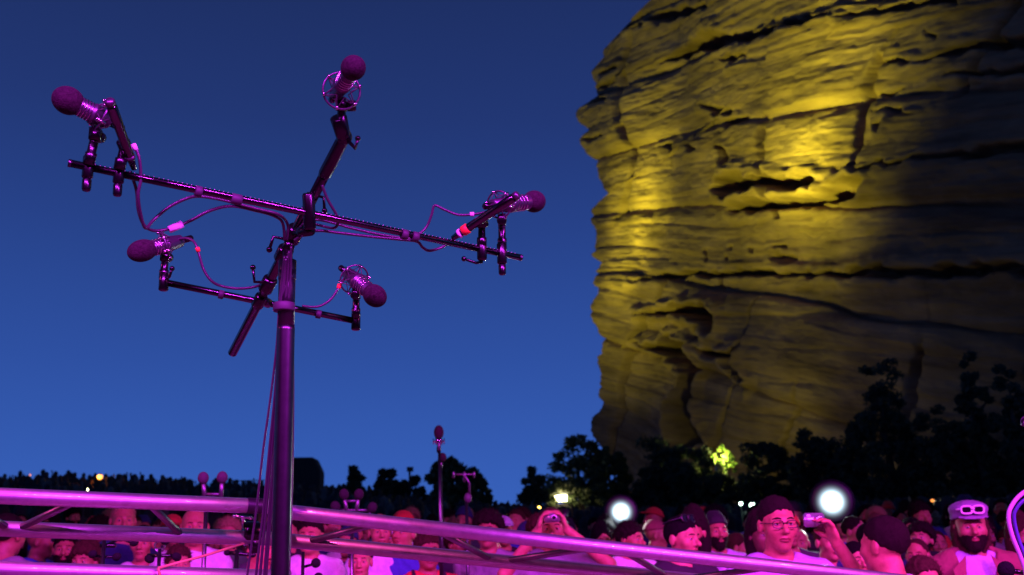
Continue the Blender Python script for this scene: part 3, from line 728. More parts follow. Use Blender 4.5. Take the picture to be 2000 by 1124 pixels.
bmesh.ops.recalc_face_normals(b, faces=b.faces); bmesh.ops.bevel(b, geom=b.edges[:], offset=.04, segments=2, affect='EDGES')
part('cover', b, tarp, t, False)
b = bmesh.new(); torus(b, (c.x, c.y, 0), (0, 0, 1), .01, .004); b.free()
part('strap', box(bmesh.new(), ((x0 + x1) / 2, c.y, (gz + zc) / 2), (x1 - x0) + .03, 1.24, .05), steel_dark, t, False)
# railing beside the tower
t = thing('guard_rail', P(478, 975, 44), 'thin three-bar guard rail beside the covered box tower', 'railing')
for k, yy in enumerate((939, 946, 953)):
    part('rail', TB([P(452, yy + 1, 44), P(580, yy - 2, 44)], .02, 6), steel_dark, t)
for xx in (455, 480, 505, 540, 572):
    part('rail_post', TB([P(xx, 938, 44), P(xx, 985, 44)], .022, 6), steel_dark, t)
# thin post with a box on top
t = thing('speaker_post', P(801, 1000, 37), 'thin post with a small box on top between the dark trees', 'post')
part('pole', TB([P(801, 1010, 37), P(800, 918, 37)], .04, 8), steel_dark, t)
part('head_box', box(bmesh.new(), P(801, 917, 37), .22, .2, .16), steel_dark, t, False)

# ------------------------------------------------------------------ lit lamps seen among the trees and seats
def glow(name, col, strength): return mat(name, (.8, .8, .8), .4, emit=(col, strength))
G_or = glow('orange_lamp_glass', (1.0, .28, .03), 2); G_or_core = glow('orange_lamp_core', (1.0, .36, .04), 3.0)
G_wy = glow('warm_white_lamp', (1.0, .93, .55), 18); G_w = glow('white_led', (.85, .97, 1.0), 60); G_gr = glow('greenish_led', (.6, 1.0, .75), 12)
G_amb = glow('amber_lamp', (1.0, .5, .06), 14)
def post_lamp(px, py, d, r, g, label, energy=0, col=(1, .5, .1), name='street_lamp', cat='lamp', arm=True):
    p = P(px, py, d); gz = terrain(p.x, p.y)
    t = thing(name, Vector((p.x, p.y, gz)), label, cat, 'lit lamps among the trees and seats')
    part('lamp_post', TB([Vector((p.x, p.y, gz - .1)), p - Vector((0, 0, r * .9))], r * .28, 8), steel_dark, t)
    gl = part('globe', sphere(bmesh.new(), p, r, 16, 12), g, t)
    part('lamp_cap', lathe(bmesh.new(), p + Vector((0, 0, r * .75)), UP, [(0, r * .75), (r * .3, r * .5), (r * .45, r * .1)], 12), steel_dark, t)
    if energy:
        l = bpy.data.lights.new('lamp_light', 'POINT'); l.energy = energy; l.color = col; l.shadow_soft_size = r
        o = bpy.data.objects.new('lamp_light', l); COL.objects.link(o); o.location = p - Vector((0, r * 1.6, 0)); 
    return t
post_lamp(195, 932, 38, .10, G_or_core, 'orange globe lamp glowing on the skyline above the crowd', 12, (1, .25, .03))
post_lamp(169, 957, 36, .055, G_wy, 'tiny white lamp just below the orange skyline lamp', 0)
post_lamp(59, 928, 38, .03, G_or, 'tiny red lamp in the skyline crowd', 0)
post_lamp(1052, 993, 26, .05, G_amb, 'small amber lamp above the raised hand', 10, (1, .5, .06))
post_lamp(1447, 984, 20, .035, G_gr, 'smaller of the two tiny greenish lamps beside the man with glasses', 0)
post_lamp(1469, 987, 20, .05, G_gr, 'larger of the two tiny greenish lamps beside the man with glasses', 0)
post_lamp(1821, 978, 22, .035, G_or, 'tiny orange lamp below the black spreading tree', 0)
# bright booth fronts: low kiosks with a lit opening
def kiosk(px, py, d, w, h, label, g, energy, col):
    p = P(px, py, d); gz = terrain(p.x, p.y)
    t = thing('lit_booth', Vector((p.x, p.y, gz)), label, 'booth', 'lit booths under the trees')
    part('wall', box(bmesh.new(), (p.x, p.y + .7, (gz + p.z - h) / 2), w * 1.5, 1.2, max(p.z - h - gz, .1)), steel_dark, t, False)
    part('light_panel', box(bmesh.new(), (p.x, p.y + .3, p.z), w, .1, h), g, t, False)
    part('roof', box(bmesh.new(), (p.x, p.y + .5, p.z + h * .9), w * 1.7, 1.6, h * .25, Matrix.Rotation(.05, 3, 'Y')), steel_dark, t, False)
    if energy:
        l = bpy.data.lights.new('booth_light', 'POINT'); l.energy = energy; l.color = col; l.shadow_soft_size = .2
        o = bpy.data.objects.new('booth_light', l); COL.objects.link(o); o.location = (p.x, p.y - .35, p.z + .05)
kiosk(1090, 973, 40, .7, .22, 'lit booth with a warm white opening below the large bushy tree', G_wy, 90, (1, .8, .4))
kiosk(1846, 982, 24, .2, .06, 'lit booth with a narrow glowing opening beside the hatted man', G_wy, 10, (1, .8, .4))
# the lamp that glares through the gap, with the leaves it lights
pl = P(1412, 893, 40.5)
l = bpy.data.lights.new('gap_light', 'POINT'); l.energy = 260; l.color = (.95, 1.0, .25); l.shadow_soft_size = .2
o = bpy.data.objects.new('gap_light', l); COL.objects.link(o); o.location = pl
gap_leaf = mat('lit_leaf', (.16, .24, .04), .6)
g0 = Vector((pl.x, pl.y, terrain(pl.x, pl.y)))
t = thing('young_tree', g0, 'young tree with leaves lit yellow-green in the glaring gap', 'tree', 'dark trees between the seats and the rock')
V, F, C = foliage(77, 1.0, 1.1, pl.z - g0.z - .6, 'round', 26, 40, .06)
V = V + np.array([.1, .28, 0]); link('crown', from_arrays('crown', V, F, gap_leaf, False), None, t)
part('trunk', TB([g0 + Vector((.1, .5, 0)), g0 + Vector((.1, .45, pl.z - g0.z - .1))], [.05, .03], 8), bark, t)
# ------------------------------------------------------------------ people: smooth implicit bodies turned into one continuous mesh
class Field:
    def __init__(s, xs, ys, zs):
        s.x, s.y, s.z = (np.asarray(a, np.float32) for a in (xs, ys, zs))
        s.F = np.full((len(s.x), len(s.y), len(s.z)), .25, np.float32)
    def block(s, lo, hi, m_=.06):
        out = []
        for ax, l, h in zip((s.x, s.y, s.z), lo, hi):
            i0 = np.searchsorted(ax, l - m_); i1 = np.searchsorted(ax, h + m_)
            if i1 <= i0: return None
            out.append(slice(i0, i1))
        return tuple(out)
    def grid(s, b): return s.x[b[0]][:, None, None], s.y[b[1]][None, :, None], s.z[b[2]][None, None, :]
    def mix(s, b, d, k, sub=False):
        f = s.F[b]
        if sub: d = -d; h = np.clip(.5 - .5 * (d - f) / k, 0, 1); s.F[b] = d * (1 - h) + f * h + k * h * (1 - h)
        else: h = np.clip(.5 + .5 * (d - f) / k, 0, 1); s.F[b] = d * (1 - h) + f * h - k * h * (1 - h)
    def cone(s, a, b, ra, rb, k=.03, sub=False):
        a = np.asarray(a, float); c = np.asarray(b, float); r = max(ra, rb)
        bl = s.block(np.minimum(a, c) - r, np.maximum(a, c) + r, k + .03)
        if bl is None: return
        X, Y, Z = s.grid(bl); e = c - a; L = float(e @ e) + 1e-12
        t = np.clip(((X - a[0]) * e[0] + (Y - a[1]) * e[1] + (Z - a[2]) * e[2]) / L, 0, 1)
        d = np.sqrt((X - a[0] - t * e[0]) ** 2 + (Y - a[1] - t * e[1]) ** 2 + (Z - a[2] - t * e[2]) ** 2) - (ra + (rb - ra) * t)
        s.mix(bl, d, k, sub)
    def ell(s, c, r, k=.03, sub=False, R=None):
        c = np.asarray(c, float); r = np.asarray(r, float); m_ = r.max() if R is not None else r
        bl = s.block(c - m_, c + m_, k + .03)
        if bl is None: return
        X, Y, Z = s.grid(bl); X, Y, Z = X - c[0], Y - c[1], Z - c[2]
        if R is not None:
            X, Y, Z = (R[0][0] * X + R[0][1] * Y + R[0][2] * Z, R[1][0] * X + R[1][1] * Y + R[1][2] * Z, R[2][0] * X + R[2][1] * Y + R[2][2] * Z)
        k0 = np.sqrt((X / r[0]) ** 2 + (Y / r[1]) ** 2 + (Z / r[2]) ** 2); k1 = np.sqrt((X / r[0] ** 2) ** 2 + (Y / r[1] ** 2) ** 2 + (Z / r[2] ** 2) ** 2)
        s.mix(bl, k0 * (k0 - 1) / (k1 + 1e-9), k, sub)
    def keep(s, fn, k=.006):
        """intersect with fn(X,Y,Z) <= 0"""
        d = fn(s.x[:, None, None], s.y[None, :, None], s.z[None, None, :]) + 0 * s.F
        f = s.F; h = np.clip(.5 - .5 * (d - f) / k, 0, 1); s.F = (d * (1 - h) + f * h + k * h * (1 - h)).astype(np.float32)
    def push(s, amp, fn):
        s.F = s.F + (amp * fn(s.x[:, None, None], s.y[None, :, None], s.z[None, None, :])).astype(np.float32)
    def mesh(s):
        F = s.F; nx, ny, nz = F.shape; ins = F < 0
        c = [(i, j, k) for i in (0, 1) for j in (0, 1) for k in (0, 1)]
        sl = lambda A, o: A[o[0]:nx - 1 + o[0], o[1]:ny - 1 + o[1], o[2]:nz - 1 + o[2]]
        cnt = sum(sl(ins, o).astype(np.int8) for o in c)
        act = (cnt > 0) & (cnt < 8); I, J, K = np.nonzero(act)
        vid = np.full(act.shape, -1, np.int64); vid[I, J, K] = np.arange(len(I))
        acc = np.zeros((len(I), 3)); n = np.zeros(len(I))
        for a in c:
            for ax in range(3):
                if a[ax]: continue
                b = list(a); b[ax] = 1
                fa = F[I + a[0], J + a[1], K + a[2]]; fb = F[I + b[0], J + b[1], K + b[2]]
                m_ = (fa < 0) != (fb < 0); t = np.where(m_, fa / (fa - fb + 1e-12), 0)
                for q, axs, idx in ((0, s.x, I), (1, s.y, J), (2, s.z, K)):
                    pa = axs[idx + a[q]]; pb = axs[idx + b[q]]
                    acc[:, q] += np.where(m_, pa + (pb - pa) * t, 0)
                n += m_
        V = acc / np.maximum(n, 1)[:, None]; quads = []
        def add(e0, e1, ids, m_):
            i, j, k = np.nonzero(m_); return i, j, k
        for ax in range(3):
            o = [0, 0, 0]; o[ax] = 1
            A = ins[:nx - o[0], :ny - o[1], :nz - o[2]]; B = ins[o[0]:, o[1]:, o[2]:]
            u, v = [q for q in range(3) if q != ax]
            i = np.nonzero(A != B); i = [a.copy() for a in i]
            ok = (i[u] > 0) & (i[v] > 0) & (i[u] < F.shape[u] - 1) & (i[v] < F.shape[v] - 1)
            i = [a[ok] for a in i]
            def g(du, dv):
                q = [a.copy() for a in i]; q[u] = q[u] - du; q[v] = q[v] - dv; return vid[q[0], q[1], q[2]]
            Q = np.stack([g(1, 1), g(0, 1), g(0, 0), g(1, 0)], 1)
            inside_first = A[i[0], i[1], i[2]]
            flip = inside_first if ax != 1 else ~inside_first
            Q = np.where(flip[:, None], Q, Q[:, ::-1]); quads.append(Q)
        Q = np.concatenate(quads); Q = Q[(Q >= 0).all(1)]
        return V, Q
def axis(*segs):
    """graded axis: (start, stop, step) pieces"""
    out = []
    for a, b, h in segs:
        n = max(int(round((b - a) / h)), 1); out += list(a + (b - a) * np.arange(n) / n)
    out.append(segs[-1][1]); return out
HZ = 1.63
def rotm(yaw, pitch=0.0):
    return np.array(Matrix.Rotation(yaw, 3, 'Z') @ Matrix.Rotation(pitch, 3, 'X'))
class Head:
    """maps head coordinates (eye level at HZ, facing -Y) with a turn about the neck"""
    def __init__(s, yaw=0.0, pitch=0.0, roll=0.0):
        s.M = np.array(Matrix.Rotation(yaw, 3, 'Z') @ Matrix.Rotation(roll, 3, 'Y') @ Matrix.Rotation(pitch, 3, 'X')); s.p = np.array((0, .03, HZ - .1))
    def __call__(s, x, y, z): return s.M @ (np.array((x, y, z)) - s.p) + s.p
    @property
    def R(s): return s.M.T
def add_head(f, h, face):
    w, jaw, nose, chin = face
    f.ell(h(0, .012, HZ + .035), (.075 * w, .096, .088), .02, R=h.R)
    f.ell(h(0, -.028, HZ - .035), (.061 * w * jaw, .068, .084), .035, R=h.R)
    f.ell(h(0, -.070, HZ - .098 * chin), (.026, .022, .019), .03, R=h.R)
    for s in (-1, 1):
        f.ell(h(s * .040 * w, -.060, HZ - .024), (.026, .024, .022), .03, R=h.R)
        f.ell(h(s * .079 * w, .012, HZ - .008), (.011, .021, .033), .008, R=h.R)
        f.cone(h(s * .012, -.086, HZ + .021), h(s * .045, -.074, HZ + .019), .011, .009, .018)
        f.ell(h(s * .031, -.100, HZ + .001), (.0165, .018, .0095), .009, True, R=h.R)
    f.cone(h(0, -.084, HZ + .014), h(0, -.108 - .008 * nose, HZ - .030), .0085, .0135 * (.85 + .15 * nose), .012)
    for s in (-1, 1): f.ell(h(s * .0125, -.098, HZ - .034), (.0095, .012, .009), .008, R=h.R)
    f.ell(h(0, -.0895, HZ - .0615), (.025, .011, .0058), .004, R=h.R)
    f.ell(h(0, -.0870, HZ - .0735), (.021, .011, .0070), .004, R=h.R)
    f.cone(h(-.022, -.098, HZ - .0672), h(.022, -.098, HZ - .0672), .0022, .0022, .003, True)
def hand(f, wrist, d, nrm, side, curl, k=.006, r=.0092, spread=.08):
    """five fingers of unequal length on a palm; d towards the fingertips, nrm out of the palm's face"""
    d = np.asarray(d, float); d /= np.linalg.norm(d); nrm = np.asarray(nrm, float); nrm -= d * (nrm @ d); nrm /= np.linalg.norm(nrm)
    x = np.cross(d, nrm) * side; w = np.asarray(wrist, float)
    R = np.array([x, nrm, d])
    f.ell(w + d * .048, (.041, .016, .050), .015, R=R)
    for q, (o, L) in enumerate(((-.030, .066), (-.010, .078), (.011, .072), (.030, .056))):
        base = w + d * .082 + x * o; a = 0; p = base; dirv = d + x * o * spread * 20 * .3; dirv /= np.linalg.norm(dirv)
        for seg, fr in enumerate((.46, .31, .23)):
            a += curl * (.55, .8, .6)[seg]
            dd = dirv * math.cos(a) + nrm * math.sin(a); p2 = p + dd * L * fr
            f.cone(p, p2, r * (1 - .09 * seg), r * (1 - .09 * (seg + 1)), k); p = p2
    b = w + d * .03 - x * .036; t1 = b + (d * .55 - x * .7 + nrm * .45) / 1.0 * .036; t2 = t1 + (d * .8 - x * .2 + nrm * .6) / 1.02 * .034
    f.cone(w + d * .02 - x * .015, b, .016, .0125, .012); f.cone(b, t1, .0125, .0105, k); f.cone(t1, t2, .0105, .0085, k)
SKIN_LEG = []
def limbs(f, pose, infl=0.0, k=.03, sleeve=None):
    """arms; pose = [(elbow, wrist), (elbow, wrist)] for the -x and +x side; sleeve: fraction of the arm to cover"""
    for sgn, (el_, wr) in zip((-1, 1), pose):
        sh = np.array((sgn * .185, .015, 1.405)); el_ = np.asarray(el_, float); wr = np.asarray(wr, float)
        if sleeve is None:
            f.cone(sh, el_, .052, .040, k); f.cone(el_, wr, .040, .027, .02)
        else:
            t = min(sleeve, 1.0); e = sh + (el_ - sh) * t
            f.cone(sh, e, .056 + infl, .052 + infl, .03)
            if sleeve > 1:
                f.cone(el_, el_ + (wr - el_) * (sleeve - 1), .048 + infl, .036 + infl, .02)
def torso(f, infl, build, bottom=.80, k=.05):
    b = build; i = infl
    f.ell((0, .02, 1.26), (.165 * b + i, .108 * b + i, .20), k); f.ell((0, .025, 1.05), (.150 * b + i, .105 * b + i, .20), k)
    f.cone((-.125, .022, 1.405), (.125, .022, 1.405), .072 + i, .072 + i, k)
    f.cone((-.05, .03, 1.44), (.05, .03, 1.44), .055 + i, .055 + i, .05)
    f.ell((0, .03, .93), (.165 * b + i, .112 * b + i, .14), k)
    f.ell((0, -.05 * b, 1.02), (.11 * b, .075 * b + i, .13), k)
def legs(f, infl, k=.03):
    for s in (-1, 1):
        f.cone((s * .085, .03, .90), (s * .095, .02, .50), .085 + infl, .058 + infl, k); f.cone((s * .095, .02, .50), (s * .10, .045, .09), .054 + infl, .038 + infl, k)
DOWN = [((-.25, .03, 1.12), (-.26, -.05, .87)), ((.25, .03, 1.12), (.26, -.05, .87))]
def make_body(name, pose, hands, face, build=1.0, head=None, fine=None, sleeve=.75, coarse=.022, hstep=.0065):
    """returns dict of body, shirt, trousers meshes. hands: [(dir, normal, curl)]*2"""
    head = head or Head()
    pts = [p for e in pose for p in e]
    x1 = max(.32, max(abs(p[0]) for p in pts) + .2); y0 = min(-.22, min(p[1] for p in pts) - .18); z1 = max(1.80, max(p[2] for p in pts) + .24)
    if fine:
        xs = axis((-x1, -.24 if fine == 'mid' else -x1 + .01, .02), (-.24 if fine == 'mid' else -x1 + .01, .24 if fine == 'mid' else x1, .0075)) + ([x1] if fine == 'mid' else [])
        ys = axis((y0, .16, .0075), (.16, .24, .02)); zs = axis((-.03, .85, .03), (.85, 1.05, .02), (1.05, 1.50, .0085), (1.50, z1, .0068))
    else:
        xs = axis((-x1, -.10, coarse), (-.10, .10, hstep), (.10, x1, coarse)); ys = axis((y0, -.135, coarse), (-.135, .13, .0075), (.13, .24, coarse))
        zs = axis((-.03, 1.44, coarse), (1.44, 1.79, hstep), (1.79, z1 + .02, coarse))
    f = Field(xs, ys, zs)
    torso(f, 0, build); legs(f, 0); limbs(f, pose)
    for s in (-1, 1): f.ell((s * .105, -.06, .035), (.045, .13, .04), .03)
    f.cone((0, .03, 1.42), head(0, .02, HZ - .085), .060, .054, .035)
    add_head(f, head, face)
    for sgn, (e, w_), hd in zip((-1, 1), pose, hands): hand(f, w_, hd[0], hd[1], sgn, hd[2], r=.0098 if fine else .012)
    V, Q = f.mesh(); body = from_arrays(name + '_body', V, Q, None)
    g = Field(axis((-x1, x1, .014)), axis((y0, .24, .014)), axis((.74, 1.55, .013), (1.55, z1, .02)))
    torso(g, .013, build); limbs(g, pose, .012, sleeve=sleeve)
    g.ell((0, .012, 1.535), (.078, .085, .075), .012, True)
    g.push(.0065, lambda X, Y, Z: np.sin(X * 23 + 14 * Z + 3 * np.sin(Z * 9)) * np.sin(Z * 31 + 5 * np.sin(X * 12)) + .6 * np.sin(Z * 60 + X * 37 + Y * 22))
    g.keep(lambda X, Y, Z: .80 - Z)
    V, Q = g.mesh(); shirt = from_arrays(name + '_shirt', V, Q, None)
    t = Field(axis((-.3, .3, .025)), axis((-.16, .24, .025)), axis((.04, 1.0, .03)))
    legs(t, .016); t.ell((0, .03, .92), (.165 * build + .012, .112 * build + .012, .12), .04); t.keep(lambda X, Y, Z: np.maximum(Z - .97, .07 - Z))
    V, Q = t.mesh(); trous = from_arrays(name + '_trousers', V, Q, None)
    return {'body': body, 'shirt': shirt, 'trousers': trous, 'head': head, 'build': build, 'face': face}
FACES = [(1.0, 1.0, 1.0, 1.0), (1.06, 1.08, 1.3, 1.0), (.95, .95, .7, .97), (1.03, .92, 1.5, 1.03), (1.10, 1.12, 1.1, 1.0)]
_n = (0, -1, 0)
BOD = {
 'stand': make_body('stand', DOWN, [((0, -.2, -1), (.9, 0, 0), .5), ((0, -.2, -1), (-.9, 0, 0), .5)], FACES[0]),
 'stand_wide': make_body('stand_wide', DOWN, [((0, -.2, -1), (.9, 0, 0), .5), ((0, -.2, -1), (-.9, 0, 0), .5)], FACES[4], 1.18),
 'stand_slim': make_body('stand_slim', DOWN, [((0, -.2, -1), (.9, 0, 0), .5), ((0, -.2, -1), (-.9, 0, 0), .5)], FACES[2], .88),
 'turned': make_body('turned', [((-.24, -.02, 1.13), (-.10, -.20, 1.02)), ((.24, -.02, 1.13), (.10, -.20, 1.0))], [((.9, -.3, .1), (0, 0, -1), .5), ((-.9, -.3, .1), (0, 0, -1), .5)], FACES[3], 1.0, Head(.6, .05)),
 'look_up': make_body('look_up', DOWN, [((0, -.2, -1), (.9, 0, 0), .5), ((0, -.2, -1), (-.9, 0, 0), .5)], FACES[1], 1.05, Head(-.35, -.18)),
}
# both hands hold a camera in front of the eyes
BOD['camera'] = make_body('camera', [((-.30, -.16, 1.36), (-.088, -.235, HZ - .02)), ((.34, -.14, 1.40), (.088, -.235, HZ - .02))],
    [((.30, -.15, 1.0), (.75, 0, -.2), .75), ((-.30, -.15, 1.0), (-.75, 0, -.2), .75)], FACES[0], 1.0, Head(0, .05), fine='all')
# one hand holds a little camera up beside the face
BOD['one_hand'] = make_body('one_hand', [((-.26, .0, 1.14), (-.22, -.14, .93)), ((.36, -.20, 1.27), (.19, -.30, HZ - .10))],
    [((0, -.5, -1), (.9, 0, 0), .4), ((-.35, -.1, 1.0), (-.75, -.2, -.2), .8)], (1.0, 1.02, 1.2, 1.03), 1.12, Head(.14, .03), fine='all')
# one open hand held up
BOD['open_hand'] = make_body('open_hand', [((-.26, .02, 1.14), (-.24, -.10, .93)), ((.30, -.12, 1.38), (.26, -.14, 1.64))],
    [((0, -.5, -1), (.9, 0, 0), .4), ((.1, 0, 1.0), (0, -1, 0), .12)], FACES[2], .95, Head(.2, .0), fine='all')

# hair, hats and beards fitted to the head
def hair_mesh(kind, face=FACES[0], seed=0):
    w = face[0]
    f = Field(axis((-.16, .16, .0075)), axis((-.20, .17, .0075)), axis((HZ - .30, HZ + .19, .0075)))
    hd = Head()
    ns = lambda a, b: (lambda X, Y, Z: np.sin(X * a + 2.2 * np.sin(Z * a * .4 + seed)) * np.sin(Y * b + 1.7 * np.sin(X * b * .5)) + .7 * np.sin(X * a * 2.1 + Y * a * 1.7 + seed) * np.sin(Z * a * 1.9))
    if kind in ('short', 'messy', 'receding', 'long', 'curly', 'bob'):
        g = {'short': .0055, 'messy': .014, 'receding': .004, 'long': .012, 'curly': .028, 'bob': .014}[kind]
        f.ell((0, .014, HZ + .036), (.077 * w + g, .098 + g, .088 + g), .01)
        c = {'short': (.010, .66), 'messy': (.006, .64), 'receding': (.026, .72), 'long': (.0, .60), 'curly': (.0, .6), 'bob': (0, .6)}[kind]
        f.keep(lambda X, Y, Z: c[0] - c[1] * Y + (.02 * np.cos(X * 40) if kind == 'receding' else 0) + .005 * np.sin(X * 150 + 3 * np.sin(X * 61)) + .004 * np.sin(Y * 170 + X * 90) - (Z - HZ), .016)
        if kind in ('long', 'bob'):
            L = .30 if kind == 'long' else .15
            f.ell((0, .045, HZ - .04), (.088 * w + .012, .075, L * .75), .02); f.ell((0, -.13, HZ - .04), (.068, .115, .125), .01, True)
            f.ell((0, .03, HZ - .16), (.058, .06, .09), .01, True)
        f.push(-.0022 if kind not in ('curly', 'messy') else -.006, ns(110 if kind != 'curly' else 95, 95))
    elif kind == 'locks':
        f.ell((0, .035, HZ - .05), (.108 * w, .085, .19), .02); f.ell((0, -.12, HZ - .04), (.075, .12, .17), .01, True); f.ell((0, .03, HZ - .16), (.06, .06, .1), .01, True)
        f.keep(lambda X, Y, Z: (Z - HZ) - .055, .01); f.push(-.005, ns(95, 60))
    elif kind == 'beard':
        f.ell((0, -.028, HZ - .042), (.061 * w * face[1] + .010, .070 + .006, .086 + .010), .01); f.ell((0, -.074, HZ - .108), (.036, .03, .034), .02)
        f.keep(lambda X, Y, Z: (Z - HZ) + .042 + .35 * np.abs(Y + .06) - .35 * np.abs(X), .01); f.keep(lambda X, Y, Z: Y - .02, .01)
        f.ell((0, -.102, HZ - .067), (.022, .016, .0115), .004, True)
        f.push(-.003, ns(90, 85))
    elif kind in ('cap', 'beanie', 'hat', 'fedora'):
        g = .016
        f.ell((0, .014, HZ + .040), (.077 * w + g, .098 + g, .090 + g), .01)
        lo = {'cap': (.052, .10), 'beanie': (.035, .28), 'hat': (.048, .12), 'fedora': (.05, .08)}[kind]
        f.keep(lambda X, Y, Z: lo[0] - lo[1] * Y - (Z - HZ), .006)
        if kind == 'cap':
            f.ell((0, -.135, HZ + .058), (.072, .070, .0075), .008, R=rotm(0, .16).T)
        if kind == 'hat':
            f.ell((0, .005, HZ + .108), (.098, .112, .046), .03); f.ell((0, -.115, HZ + .058), (.080, .045, .0075), .01, R=rotm(0, .3).T)
        if kind == 'fedora':
            f.ell((0, .01, HZ + .062), (.155, .165, .009), .012)
        if kind == 'beanie': f.cone((-.03, .03, HZ + .13), (.03, .03, HZ + .13), .02, .02, .04)
    V, Q = f.mesh()
    if kind in ('cap', 'beanie', 'hat', 'fedora'): return from_arrays('hair_' + kind, V, Q, None)
    # loose tufts over the shell so that the edge frays
    g = np.random.default_rng(seed + 3); c = V[Q].mean(1); nr = np.cross(V[Q[:, 1]] - V[Q[:, 0]], V[Q[:, 2]] - V[Q[:, 0]]); nr /= np.linalg.norm(nr, axis=1)[:, None] + 1e-9
    if (nr * (c - c.mean(0))).sum() < 0: nr = -nr
    k_ = g.choice(len(Q), 1500); p = c[k_]; n = nr[k_]
    fall = np.array((0, .35, -1.0)) if kind in ('long', 'bob', 'beard', 'locks') else np.array((0, .8, .1))
    d = fall + g.normal(size=p.shape) * .55; d -= n * (d * n).sum(1)[:, None]; d /= np.linalg.norm(d, axis=1)[:, None] + 1e-9
    d = d + n * g.uniform(.1, .55, len(p))[:, None]; sd = np.cross(d, n); L = g.uniform(.008, .022, len(p))[:, None] * (1.5 if kind in ('messy', 'curly', 'locks') else .55 if kind in ('short', 'receding') else 1)
    a0, b0, t0 = p - sd * .0016 - n * .002, p + sd * .0016 - n * .002, p + d * L
    T = np.stack([a0, b0, t0, t0 + sd * .0004], 1).reshape(-1, 3)
    V2 = np.concatenate([V, T]); Q2 = np.concatenate([Q, np.arange(len(T)).reshape(-1, 4)[:, [0, 1, 3, 2]] + len(V)])
    return from_arrays('hair_' + kind, V2, Q2, None)
HAIRM = {k: hair_mesh(k, seed=i) for i, k in enumerate(('short', 'messy', 'receding', 'long', 'curly', 'bob', 'cap', 'beanie', 'hat', 'fedora', 'beard', 'locks'))}
def eye_mesh():
    b = bmesh.new(); sphere(b, (0, 0, 0), .0118, 14, 10); me = bpy.data.meshes.new('eye'); b.to_mesh(me); b.free(); shade(me); return me
def brow_mesh(sg):
    b = bmesh.new(); tube(b, curve_pts([(sg * .013, -.0985, HZ + .0225), (sg * .03, -.0955, HZ + .0275), (sg * .05, -.0825, HZ + .022)], 5), [.0028] * 5 + [.0034] * 3 + [.0022] * 3, 6)
    me = bpy.data.meshes.new('eyebrow'); b.to_mesh(me); b.free(); shade(me); return me
def lips_mesh():
    b = bmesh.new()
    tube(b, curve_pts([(-.026, -.0875, HZ - .0675), (-.012, -.0975, HZ - .0615), (0, -.0995, HZ - .0635), (.012, -.0975, HZ - .0615), (.026, -.0875, HZ - .0675)], 4), [.0012] + [.0034] * 15 + [.0012], 6)
    tube(b, curve_pts([(-.024, -.0875, HZ - .0690), (-.011, -.0955, HZ - .0735), (0, -.097, HZ - .0745), (.011, -.0955, HZ - .0735), (.024, -.0875, HZ - .0690)], 4), [.0012] + [.0042] * 15 + [.0012], 6)
    me = bpy.data.meshes.new('lips'); b.to_mesh(me); b.free(); shade(me); return me
def lid_mesh(s):
    b = bmesh.new()
    sphere(b, (s * .031, -.0805, HZ + .001), .0136, 18, 14, (0, 0, 1))
    dead = [f for f in b.faces if -.0060 < f.calc_center_median().z - HZ - .001 < .0042 and f.calc_center_median().y < -.0805]
    bmesh.ops.delete(b, geom=dead, context='FACES')
    me = bpy.data.meshes.new('eyelid'); b.to_mesh(me); b.free(); shade(me); return me
LIDS = {s: lid_mesh(s) for s in (-1, 1)}
LIPS = lips_mesh(); lip_m = mat('lip', (.26, .055, .04), .4)
EYE = eye_mesh(); BROW = {s: brow_mesh(s) for s in (-1, 1)}

skin_m = [mat('skin_' + n, c, .55, noise=(26, (c[0] * .72, c[1] * .55, c[2] * .55), .42, .72), bump=(140, .3, .0015)) for n, c in
          (('fair', (.50, .22, .125)), ('tan', (.36, .155, .085)), ('ruddy', (.46, .185, .10)), ('brown', (.18, .08, .045)))]
hair_m = {n: mat('hair_' + n, c, .9, bump=(220, .8, .004), spec=.08) for n, c in (('black', (.006, .005, .005)), ('dark', (.014, .009, .007)), ('brown', (.05, .026, .014)), ('fair', (.34, .22, .10)), ('grey', (.30, .29, .28)))}
def cloth(name, c): return mat('cloth_' + name, c, .85, bump=(22, .9, .02), noise=(9, tuple(v * .8 for v in c), .4, .7))
CL = {n: cloth(n, c) for n, c in (('white', (.72, .70, .70)), ('black', (.018, .018, .02)), ('navy', (.02, .03, .12)), ('blue', (.05, .08, .42)), ('lavender', (.50, .42, .62)),
      ('grey', (.25, .25, .26)), ('red', (.62, .05, .035)), ('brick', (.26, .075, .07)), ('tan', (.45, .32, .20)), ('green', (.07, .20, .09)), ('pink', (.72, .35, .42)), ('charcoal', (.05, .05, .055)), ('violet', (.24, .17, .32)))}
jeans = cloth('denim', (.04, .06, .13)); eye_m = mat('eye', (.42, .36, .33), .15)
def iris():
    t = eye_m.node_tree; g = t.nodes.new('ShaderNodeTexCoord'); s = t.nodes.new('ShaderNodeSeparateXYZ'); t.links.new(g.outputs['Object'], s.inputs[0])
    c = t.nodes.new('ShaderNodeMath'); c.operation = 'LESS_THAN'; c.inputs[1].default_value = -.0102; t.links.new(s.outputs['Y'], c.inputs[0])
    mx = t.nodes.new('ShaderNodeMix'); mx.data_type = 'RGBA'; mx.inputs[6].default_value = (.42, .36, .33, 1); mx.inputs[7].default_value = (.02, .013, .01, 1)
    t.links.new(c.outputs[0], mx.inputs[0]); t.links.new(mx.outputs[2], t.nodes['Principled BSDF'].inputs['Base Color'])
iris()
lens_dark = mat('dark_lens', (.008, .008, .01), .08); frame_white = mat('white_frame', (.8, .78, .8), .3); frame_dark = mat('dark_frame', (.01, .01, .01), .3)
cam_silver = mat('camera_silver', (.55, .55, .57), .3, .8); cam_black = mat('camera_black', (.012, .012, .014), .35)
phone_glass = mat('phone_glass', (.01, .01, .012), .08)
